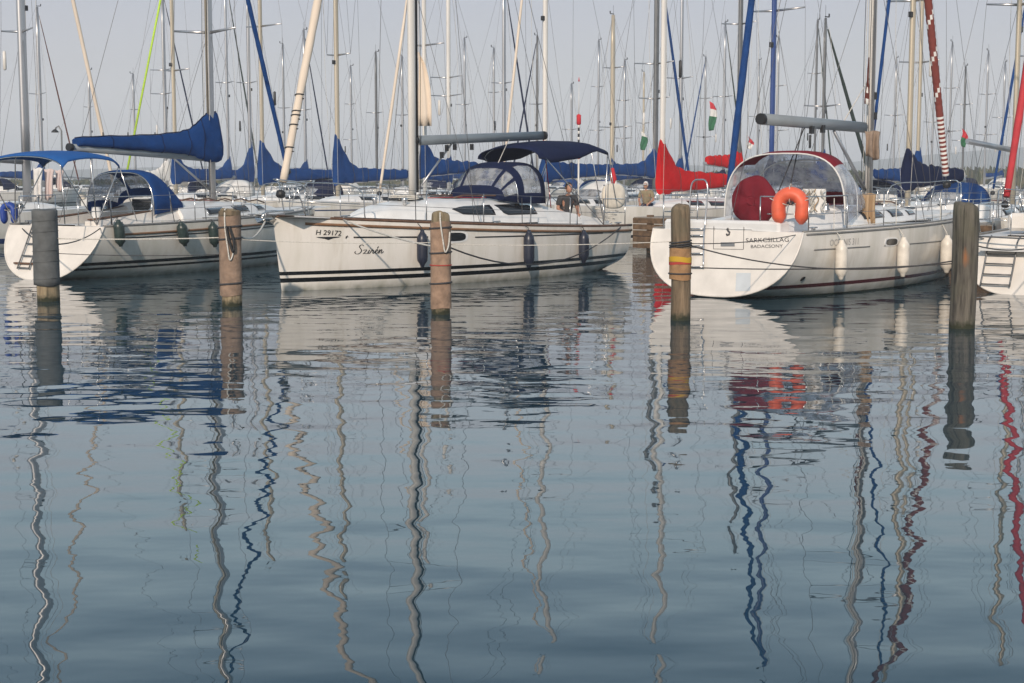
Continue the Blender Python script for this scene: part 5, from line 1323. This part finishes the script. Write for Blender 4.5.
# ------------------------------------------------------------------ mooring piles
def wood_mat(name, base, dark, knot=None):
    m = bpy.data.materials.new(name); m.use_nodes = True; n, l = m.node_tree.nodes, m.node_tree.links; b = n['Principled BSDF']; b.inputs['Roughness'].default_value = .85
    tc = n.new('ShaderNodeTexCoord'); mp = n.new('ShaderNodeMapping'); mp.inputs['Scale'].default_value = (9, 9, .9); l.new(tc.outputs['Object'], mp.inputs[0])
    t = n.new('ShaderNodeTexNoise'); t.inputs['Scale'].default_value = 2.2; t.inputs['Detail'].default_value = 9; t.inputs['Roughness'].default_value = .65; l.new(mp.outputs[0], t.inputs[0])
    r = n.new('ShaderNodeValToRGB'); r.color_ramp.elements[0].position = .32; r.color_ramp.elements[0].color = (*dark, 1); r.color_ramp.elements[1].position = .68; r.color_ramp.elements[1].color = (*base, 1); l.new(t.outputs[0], r.inputs[0])
    mpc = n.new('ShaderNodeMapping'); mpc.inputs['Scale'].default_value = (16, 16, .55); l.new(tc.outputs['Object'], mpc.inputs[0])
    tcr = n.new('ShaderNodeTexNoise'); tcr.inputs['Scale'].default_value = 1.3; tcr.inputs['Detail'].default_value = 3; l.new(mpc.outputs[0], tcr.inputs[0])
    mcr = n.new('ShaderNodeMapRange'); mcr.inputs[1].default_value = .34; mcr.inputs[2].default_value = .40; mcr.inputs[3].default_value = .85; mcr.inputs[4].default_value = 0; l.new(tcr.outputs[0], mcr.inputs[0])
    xcr = n.new('ShaderNodeMixRGB'); l.new(mcr.outputs[0], xcr.inputs[0]); l.new(r.outputs[0], xcr.inputs[1]); xcr.inputs[2].default_value = (*[c * .35 for c in dark], 1)
    tbl = n.new('ShaderNodeTexNoise'); tbl.inputs['Scale'].default_value = 3.5; tbl.inputs['Detail'].default_value = 4; l.new(tc.outputs['Object'], tbl.inputs[0])
    mbl = n.new('ShaderNodeMapRange'); mbl.inputs[1].default_value = .45; mbl.inputs[2].default_value = .7; mbl.inputs[3].default_value = 0; mbl.inputs[4].default_value = .55; l.new(tbl.outputs[0], mbl.inputs[0])
    xbl = n.new('ShaderNodeMixRGB'); l.new(mbl.outputs[0], xbl.inputs[0]); l.new(xcr.outputs[0], xbl.inputs[1]); xbl.inputs[2].default_value = (*S('#5d5c4c'), 1)
    # weed and wet near the water
    sp = n.new('ShaderNodeSeparateXYZ'); l.new(tc.outputs['Object'], sp.inputs[0])
    t2 = n.new('ShaderNodeTexNoise'); t2.inputs['Scale'].default_value = 14; l.new(tc.outputs['Object'], t2.inputs[0])
    ma = n.new('ShaderNodeMath'); ma.operation = 'MULTIPLY_ADD'; ma.inputs[1].default_value = -.16; l.new(t2.outputs[0], ma.inputs[0]); l.new(sp.outputs[2], ma.inputs[2])
    st = n.new('ShaderNodeMapRange'); st.inputs[1].default_value = -.04; st.inputs[2].default_value = .04; st.inputs[3].default_value = 1; st.inputs[4].default_value = 0; l.new(ma.outputs[0], st.inputs[0])
    x = n.new('ShaderNodeMixRGB'); l.new(st.outputs[0], x.inputs[0]); l.new(xbl.outputs[0], x.inputs[1]); x.inputs[2].default_value = (.025, .028, .012, 1)
    cur = x.outputs[0]
    if knot:
        g = n.new('ShaderNodeMapping'); g.inputs['Location'].default_value = (-knot[0] * 9, 0, -knot[1] * 3.2); g.inputs['Scale'].default_value = (9, 0, 3.2); l.new(tc.outputs['Object'], g.inputs[0])
        le = n.new('ShaderNodeVectorMath'); le.operation = 'LENGTH'; l.new(g.outputs[0], le.inputs[0])
        ad = n.new('ShaderNodeMath'); ad.operation = 'MULTIPLY_ADD'; ad.inputs[1].default_value = 1.5; l.new(t.outputs[0], ad.inputs[0]); l.new(le.outputs['Value'], ad.inputs[2])
        kr = n.new('ShaderNodeMapRange'); kr.inputs[1].default_value = .75; kr.inputs[2].default_value = 1.25; kr.inputs[3].default_value = 1; kr.inputs[4].default_value = 0; l.new(ad.outputs[0], kr.inputs[0])
        xx = n.new('ShaderNodeMixRGB'); l.new(kr.outputs[0], xx.inputs[0]); l.new(cur, xx.inputs[1]); xx.inputs[2].default_value = (*S('#8f6140'), 1); cur = xx.outputs[0]
    l.new(cur, b.inputs['Base Color'])
    bp = n.new('ShaderNodeBump'); bp.inputs['Distance'].default_value = .02; bp.inputs['Strength'].default_value = .9; l.new(t.outputs[0], bp.inputs['Height']); l.new(bp.outputs[0], b.inputs['Normal'])
    return m
wood_a = wood_mat('weathered_pile_wood', S('#8f7b63'), S('#4f4335')); wood_b = wood_mat('green_grey_pile_wood', S('#716b61'), S('#3b3833'), (-.03, 1.02)); wood_c = wood_mat('pale_pile_wood', S('#a8977a'), S('#6a5c46'))
wrap_g = mat('grey_rubber_wrap', S('#5c5f60'), .75, var=.35, scale=5, bump=.008, bscale=18); wrap_t = mat('tan_geotextile_wrap', S('#927c6b'), .9, var=.4, scale=6, bump=.012, bscale=24); wrap_p = mat('pink_tan_geotextile_wrap', S('#9c826e'), .9, var=.45, scale=6, bump=.012, bscale=24)
yellow = mat('yellow_strap', S('#c8a02c'), .7, var=.15); strap_r = mat('red_strap', S('#b04038'), .8, var=.15)
POST = {}
def pile(key, px, py0, pyt, wpx, wood, label, seed):
    rnd = random.Random(seed); c = at_z(px, py0); d = c.y; r = wpx / 2 / F * d; top = at_y(px, pyt, d - r * .0).z - .02
    root = empty('mooring_pile', c); tag(root, label, 'mooring pile', 'wooden mooring piles standing in the water')
    m = MB(); rings = []; n = 28
    zs = [-1.2 + (top + 1.2) * k / 22 for k in range(22)] + [top - .03, top + .0, top + .02]
    ph = [rnd.uniform(0, 6.28) for _ in range(6)]
    for i, z in enumerate(zs):
        q = 1.0 if i < 21 else (1.0, .95, .82, .45)[i - 21]
        rings.append([Vector((r * q * (1 + .03 * math.sin(3 * a + ph[0] + z * .8) + .018 * math.sin(7 * a + ph[1]) + .012 * math.sin(13 * a + ph[2] + z * 2)) * math.cos(a) + .012 * math.sin(z * 1.7 + ph[3]),
                              r * q * (1 + .03 * math.sin(3 * a + ph[0] + z * .8) + .018 * math.sin(7 * a + ph[1])) * math.sin(a), z + ((.028 * math.sin(a + ph[4]) + .016 * math.sin(3 * a + ph[5])) * q if i >= 22 else 0))) for a in [q2 * 2 * math.pi / n for q2 in range(n)]])
    m.loft(rings, True, True); m.build('timber', wood, root)
    POST[key] = dict(root=root, c=c, r=r, d=d, top=top, z=lambda py: at_y(px, py, d - r).z)
    return POST[key]
def wrap(p, py0, py1, mt, extra=.014, name='wrap', seed=1, cover_top=False):
    z0, z1 = p['z'](py0), p['z'](py1); rnd = random.Random(seed); m = MB(); rings = []; n = 32; r = p['r']
    K = 14; ph = [rnd.uniform(0, 6.28) for _ in range(4)]
    for k in range(K + 1):
        z = lerp(z0, z1, k / K); rings.append([Vector(((r * 1.045 + extra) * (1 + .012 * math.sin(4 * a + ph[0] + z * 3) + .006 * math.sin(9 * a + ph[1])) * math.cos(a), (r * 1.045 + extra) * (1 + .012 * math.sin(4 * a + ph[0] + z * 3)) * math.sin(a), z + (.012 * math.sin(a * 2 + ph[2]) if k in (0, K) else 0))) for a in [q * 2 * math.pi / n for q in range(n)]])
    if cover_top: rings.append([v * Vector((.9, .9, 1)) if False else Vector((v.x * .88, v.y * .88, v.z + .03)) for v in rings[-1]]); rings.append([Vector((v.x * .4, v.y * .4, v.z + .035)) for v in rings[-2]])
    m.loft(rings, True, cover_top or False)
    return m.build(name, mt, p['root'])
def band(p, py, mt, w=.03, extra=.03, name='band', tilt=.0):
    z = p['z'](py); r = p['r'] * 1.05 + extra; m = MB()
    m.tube([Vector((r * math.cos(a), r * math.sin(a), z + tilt * math.cos(a))) for a in [q * 2 * math.pi / 28 for q in range(29)]], w / 2, 6, cap=False); return m.build(name, mt, p['root'])
P1 = pile(1, 47.5, 301, 211, 22, wood_c, 'grey rubber wrapped mooring pile in front of the blue-canvas yacht', 1)
wrap(P1, 286, 211.5, wrap_g, .02, seed=2, cover_top=True)
for py in (279, 262, 251, 232, 221): band(P1, py, wrap_g, .008, .026, 'wrap_seam', .015)
P2 = pile(2, 231.5, 306, 209, 20, wood_c, 'tan wrapped mooring pile with hanging shackle ropes beside the bow of Szirén', 2)
wrap(P2, 296, 216, wrap_t, .012, seed=3); wrap(P2, 216, 211, wood_a, .008, 'bare_top', 5)
for py in (227, 239, 284): band(P2, py, M['rope_dk'], .035, .018, 'lashing', .015)
P3 = pile(3, 441, 314, 211.5, 18.5, wood_c, 'pinkish tan wrapped mooring pile in front of the bow quarter of Szirén', 3)
wrap(P3, 309, 222, wrap_p, .012, seed=7)
for py, mt in ((228, M['rope_dk']), (253, M['rope_dk']), (283.5, M['rope_dk'])): band(P3, py, mt, .03, .018, 'lashing', .012)
band(P3, 265.5, strap_r, .018, .018, 'red_tie')
P4 = pile(4, 679.5, 320, 204.5, 19.5, wood_a, 'bare brown mooring pile with a tan, yellow and red wrap at mid height', 4)
wrap(P4, 280, 248, mat('orange_tan_wrap', S('#a07c58'), .9, var=.4, scale=6, bump=.012, bscale=24), .014, seed=9)
for py in (242, 244.5, 246.5): band(P4, py, M['rope_dk'], .022, .010, 'rope_turn', .02)
wrap(P4, 262.3, 257.2, yellow, .02, 'yellow_strap', 11); wrap(P4, 264.6, 262.2, strap_r, .019, 'red_strap', 12); band(P4, 274, M['rope_dk'], .025, .018, 'lashing')
P5 = pile(5, 962, 328, 202.5, 25, wood_b, 'thick bare mooring pile with an orange knot scar near the ladder stern', 5)

# ------------------------------------------------------------------ mooring lines
def line(a, b_, r, mt, label, sagv=.05, name='mooring_line'):
    a, b_ = Vector(a), Vector(b_); m = MB(); m.tube([p - a for p in sag(a, b_, sagv, 16)], r, 6)
    return tag(m.build(name, mt, None, a), label, 'mooring line', 'mooring lines of the yachts')
def pp(p, py, ang=0): return Vector((p['c'].x + math.cos(ang) * p['r'], p['c'].y + math.sin(ang) * p['r'], p['z'](py)))
szb = sz.world(sz_h.L - .1, .05, sz_h.zb - .02)
line(pp(P2, 236, 0), sz.world(sz_h.L + .2, 0, sz_h.zb - .04), .018, M['rope'], 'white mooring line from the tan wrapped pile to the bow roller of Szirén', .18)
line(pp(P3, 249, 1.6), sz.world(sz_h.L - 1.2, .62, sz_h.sheer(.88)), .016, M['rope'], 'white mooring line rising from the pinkish pile to the foredeck of Szirén', .05)
line(pp(P2, 240, 0), pp(P3, 243, 3.14), .007, M['rope'], 'thin pale line stretched between the two tan wrapped piles', .03)
line(pp(P1, 239, 0), pp(P2, 238, 3.14), .011, M['rope'], 'pale line stretched from the grey wrapped pile to the tan wrapped pile', .02)
line(pp(P1, 254, 0), pp(P2, 255, 3.14), .007, M['rope_dk'], 'thin dark lower line from the grey wrapped pile to the tan pile', .03)
line(pp(P3, 248, 0), sz.world(.35, 1.28, 1.03), .014, M['rope_dk'], 'dark mooring line sagging along the hull of Szirén to its stern', .55)
line(pp(P3, 245, 0), pp(P4, 242, 3.14), .007, M['rope'], 'thin pale line stretched past the stern of Szirén between piles', .03)
line(pp(P4, 244, 0), sk.world(.5, -1.38, 1.18), .008, M['rope_dk'], 'dark mooring line from the bare pile up to the Sarkcsillag quarter', .06)
line(pp(P4, 246, 0), pp(P5, 262, 3.14), .012, M['rope_dk'], 'dark line sagging in front of the Sarkcsillag hull between the two bare piles', .22)
line(pp(P4, 268, 0), pp(P5, 264.5, 3.14), .010, M['rope_dk'], 'lower dark line stretched between the two bare piles', .05)
line(pp(P1, 240, 2.4), lf.world(-.1, .9, 1.05), .012, M['rope_dk'], 'dark mooring line from the grey wrapped pile to the blue-canvas stern', .05)
line(pp(P1, 245, 0.3), lf.world(.1, -1.2, 1.1), .012, M['rope_dk'], 'short dark mooring line beside the grey wrapped pile', .08)
line(pp(P5, 206, .2), rt.world(.2, 1.15, 1.08), .012, M['rope'], 'white mooring line from the thick knotted pile to the ladder stern', .03)
line(pp(P5, 246, .4), rt.world(.1, -.4, 1.08), .011, M['rope_dk'], 'dark mooring line slung low from the thick knotted pile', .15)
def loop(p, px_off, py0, py1, mt, label, w=.05, name='rope_loop'):
    """a rope eye draped over a pile"""
    z0, z1 = p['z'](py0), p['z'](py1); r = p['r'] * 1.05 + .03; m = MB(); x = px_off / F * p['d']
    m.tube(curve([Vector((x - .02, r * .6, p['top'] + .0)), Vector((x, 0, p['top'] + .02)), Vector((x, -r * .75, p['top'] - .01)), Vector((x + .01, -r - .01, lerp(z0, z1, .3))), Vector((x + w, -r - .015, lerp(z0, z1, .75))), Vector((x + w * 1.6, -r - .01, z1)), Vector((x + w * 2.6, -r * .9, lerp(z1, z0, .15))), Vector((x + w * 3, -r * .6, lerp(z1, z0, .5)))], 5), .013, 6)
    return tag(m.build(name, mt, None, p['c']), label, 'rope')
loop(P2, -3, 213, 260, M['rope'], 'white rope eye draped over the top of the tan wrapped pile')
loop(P3, 0, 212, 252, M['rope'], 'white rope eye draped over the pinkish tan pile')
m = MB(); z_ = P2['z'](226); z2 = P2['z'](252); r_ = P2['r'] * 1.05 + .05
m.tube(curve([Vector((-.02, -r_, z_)), Vector((.02, -r_ - .01, lerp(z_, z2, .5))), Vector((.09, -r_, z2)), Vector((.10, -r_, lerp(z_, z2, .6))), Vector((.03, -r_ - .01, z_))], 5), .02, 7); tag(m.build('shackle_strop', M['black'], None, P2['c']), 'black chain strop hanging down the face of the tan wrapped pile', 'strop')

# ------------------------------------------------------------------ people
def person(loc, rz, shirt, label, cap=None, lean=0.0, arm='rest'):
    """seated adult; origin at the seat"""
    root = empty('person', loc, rz); tag(root, label, 'person')
    J = {'pel': (0, 0, .10), 'waist': (.01, 0, .28), 'chest': (.03 + lean * .5, 0, .46), 'neck': (.05 + lean, 0, .60), 'chin': (.06 + lean, 0, .67)}
    for sd, s_ in (('l', 1), ('r', -1)):
        J['sh' + sd] = (.03 + lean * .8, .185 * s_, .55)
        if arm == 'rail' and s_ < 0: J['el' + sd] = (-.06, .34 * s_, .36); J['wr' + sd] = (.14, .36 * s_, .22)
        else: J['el' + sd] = (.10, .25 * s_, .30); J['wr' + sd] = (.33, .16 * s_, .20)
        J['hip' + sd] = (.02, .10 * s_, .07); J['kn' + sd] = (.45, .13 * s_, .08); J['an' + sd] = (.42, .13 * s_, -.34); J['to' + sd] = (.58, .14 * s_, -.40)
    rad = dict(pel=.125, waist=.115, chest=.13, neck=.055, chin=.05, shl=.062, shr=.062, ell=.043, elr=.043, wrl=.03, wrr=.03, hipl=.085, hipr=.085, knl=.062, knr=.062, anl=.04, anr=.04, tol=.035, tor=.035)
    E = [('pel', 'waist'), ('waist', 'chest'), ('chest', 'neck'), ('neck', 'chin')] + [(a + s_, b_ + s_) for s_ in 'lr' for a, b_ in (('sh', 'el'), ('el', 'wr'), ('hip', 'kn'), ('kn', 'an'), ('an', 'to'))] + [('chest', 'shl'), ('chest', 'shr'), ('pel', 'hipl'), ('pel', 'hipr')]
    def skinned(names, edges, grow, name, mt, parent, root_v):
        me = bpy.data.meshes.new(name); ix = {k: i for i, k in enumerate(names)}
        me.from_pydata([J[k] for k in names], [(ix[a], ix[b_]) for a, b_ in edges], []); me.materials.append(mt)
        o = bpy.data.objects.new(name, me); COL.objects.link(o); o.parent = parent
        md = o.modifiers.new('skin', 'SKIN'); sv = me.skin_vertices[0].data if me.skin_vertices else None
        if sv is None: me.attributes.new('skin', 'FLOAT', 'POINT')
        for k in names: sv[ix[k]].radius = (rad[k] + grow,) * 2; sv[ix[k]].use_root = (k == root_v)
        md.use_smooth_shade = True
        sb = o.modifiers.new('sub', 'SUBSURF'); sb.levels = 2; sb.render_levels = 2
        return o
    # head shaped by hand: skull, brow, nose, jaw, ears; joined to the body mesh through the neck joints
    body = skinned(list(J), E, 0, 'body', M['skin'], root, 'pel')
    top = ['pel', 'waist', 'chest', 'shl', 'shr', 'ell', 'elr']
    J2 = dict(J); 
    for s_ in 'lr':
        J['sl' + s_] = tuple(Vector(J['sh' + s_]).lerp(Vector(J['el' + s_]), .75)); rad['sl' + s_] = .052
    skinned(['pel', 'waist', 'chest', 'neck', 'shl', 'shr', 'sll', 'slr'], [('pel', 'waist'), ('waist', 'chest'), ('chest', 'neck'), ('chest', 'shl'), ('chest', 'shr'), ('shl', 'sll'), ('shr', 'slr')], .022, 'shirt', M[shirt], root, 'pel')
    skinned(['pel', 'hipl', 'hipr', 'knl', 'knr'], [('pel', 'hipl'), ('pel', 'hipr'), ('hipl', 'knl'), ('hipr', 'knr')], .014, 'shorts', M['navy'], root, 'pel')
    hc = Vector((.09 + lean, 0, .785)); m = MB(); rings = []
    for k in range(13):
        ph = -math.pi / 2 + math.pi * k / 12; zz = .118 * math.sin(ph); rr = math.cos(ph) ** .75 if 0 < k < 12 else .02; row = []
        for j in range(20):
            a = 2 * math.pi * j / 20; x = .098 * rr * math.cos(a); y = .076 * rr * math.sin(a) * (1 - .16 * max(0, -zz / .118))
            if zz < 0: x += .012 * (-zz / .118)
            if abs(a) < .2 or abs(a - 2 * math.pi) < .2: x += .022 * math.exp(-((zz + .018) / .022) ** 2)
            if abs(a - .45) < .2 or abs(a - 5.83) < .2: x -= .010 * math.exp(-((zz - .008) / .018) ** 2)
            if abs(abs(a - math.pi) - math.pi / 2) < .2: y += math.copysign(.014, y) * math.exp(-((zz + .005) / .03) ** 2)
            row.append(hc + Vector((x, y, zz)))
        rings.append(row)
    m.loft(rings, True, True); ho = m.build('head', M['skin'], body)
    m = MB(); rings = []
    for k in range(8):
        ph = math.pi * (-.06 + .56 * k / 7); zz = .128 * math.sin(ph); rr = max(math.cos(ph), .02) ** .75
        rings.append([hc + Vector((.104 * rr * math.cos(a) - .012 - (.03 if abs(math.sin(a)) < .6 and math.cos(a) > 0 and zz < .06 else 0), .083 * rr * math.sin(a), zz + .004)) for a in [2 * math.pi * j / 20 for j in range(20)]])
    m.loft(rings, True, True); m.build('hair' if not cap else 'cap', M[cap] if cap else M['hair'], body)
    if cap:
        m = MB(); m.sheet([[hc + Vector((.085 + .09 * u, .07 * v * (1 - .35 * u * u), .045 - .02 * u)) for v in (-1, -.5, 0, .5, 1)] for u in (0, .5, 1)], .008); m.build('cap_brim', M[cap], body)
    for s_ in (1, -1):   # hands: palm, four curled fingers, thumb
        wv = Vector(J['wrl' if s_ > 0 else 'wrr']); el = Vector(J['ell' if s_ > 0 else 'elr']); d = (wv - el).normalized(); sdv = Vector((0, 0, 1)).cross(d).normalized(); up = d.cross(sdv)
        m = MB(); m.tube([wv - d * .01, wv + d * .03, wv + d * .085], [.024, .034, .036], 8, ell=(1.1, .55))
        for f in range(4):
            b0 = wv + d * .08 + sdv * (.024 - .016 * f); ln = (.05, .06, .055, .042)[f]
            m.tube([b0, b0 + d * ln * .5 - up * .006, b0 + d * ln * .85 - up * .024, b0 + d * ln * .9 - up * .042], [.0095, .009, .008, .006], 6)
        t0 = wv + d * .03 + sdv * .03; m.tube([t0, t0 + d * .03 + sdv * .02, t0 + d * .055 + sdv * .018 - up * .012], [.012, .010, .007], 6)
        m.build('hand', M['skin'], body)
    return root
q = sz.world(1.45, -.62, 1.10)
w = at_y(567, 196, sz.world(1.6, .45, 1).y)
def on_boat_px(b, px, yo, z):
    x, _ = b.pix(px, 200, yo); return b.world(x, yo, z)
person(on_boat_px(sz, 566, .45, 1.12), sz.rz + R(60), 'shirt_dk', 'person in a dark shirt sitting in the cockpit under the navy bimini', None, .07)
b5 = B[545]; person(on_boat_px(b5, 590, -.3, 1.02), b5.rz + R(150), 'shirt_kh', 'person in a khaki shirt seated on the yacht beyond the steel bimini frame', None, .05)
b6 = B[662]; person(on_boat_px(b6, 647, .1, 1.08), b6.rz + R(20), 'shirt_kh', 'person with white cap and khaki shirt sitting beside the red boom cover', 'cap', .08)

# gear on the stern rail of Szirén
q = sz.world(.12, .75, 1.62); c = at_y(613.5, 196, q.y)
m = MB(); rings = []
for xo, f in ((-.05, .86), (-.06, .6), (0, 1.0), (.05, .92), (.06, .6)): pass
m.loft([[Vector((xo, .32 * f * math.copysign(abs(math.cos(t)) ** .7, math.cos(t)), .30 * f * math.copysign(abs(math.sin(t)) ** .7, math.sin(t)))) for t in [k * 2 * math.pi / 24 for k in range(24)]] for xo, f in ((-.07, .5), (-.07, .85), (-.03, 1.), (.03, 1.), (.07, .85), (.07, .5))], True, True)
o = m.build('lifebuoy', M['buoy_white'], None, c); o.rotation_euler = (0, 0, R(-60)); tag(o, 'rounded white lifebuoy case on the stern rail of Szirén', 'lifebuoy')
a, b_ = at_y(613, 190, q.y), at_y(612, 168, q.y); m = MB(); m.tube([Vector((0, 0, -.4)), b_ - a + Vector((0, 0, .15))], .012, 6, mi=1)
m.tube([Vector((0, 0, .1)), Vector((.02, 0, .25)), b_ - a], [.03, .07, .045], 8); m.tube([Vector((.05, 0, .0)), Vector((.06, 0, .14)), (b_ - a) * .7 + Vector((.05, 0, 0))], [.02, .04, .02], 8, mi=2)
tag(m.build('ensign', [M['flag_red'], M['alu'], M['flag_white']], None, a), 'rolled red and white ensign on its staff at the stern of Szirén', 'flag')
m = MB(); c = on_boat_px(sz, 607, .95, 1.06)
m.tube([Vector((.2 * math.cos(k * .8) * (.7 + .03 * k), .14 * math.sin(k * .8), .02 + .012 * k)) for k in range(30)], .014, 5); tag(m.build('rope_coil', M['rope'], None, c), 'coiled white rope on the side deck near the stern of Szirén', 'rope')
# laundry on the left
yb = B[27].world(1.2, -1.2, 1).y
for i, (x0, x1, y1, lab) in enumerate(((33, 43, 200, 'white shirt drying on the rail beyond the blue bimini'), (44, 54, 199, 'pale pink towel drying between a white shirt and a smaller cloth'), (55, 64, 190, 'small pale pink cloth, shortest of the laundry beyond the blue bimini'))):
    hang_cloth('laundry', x0, x1, 168 + i, y1, 41.5 + .2 * i, M['cap'] if i == 0 else M['laundry'], lab, 'laundry', 2, amp=.05)
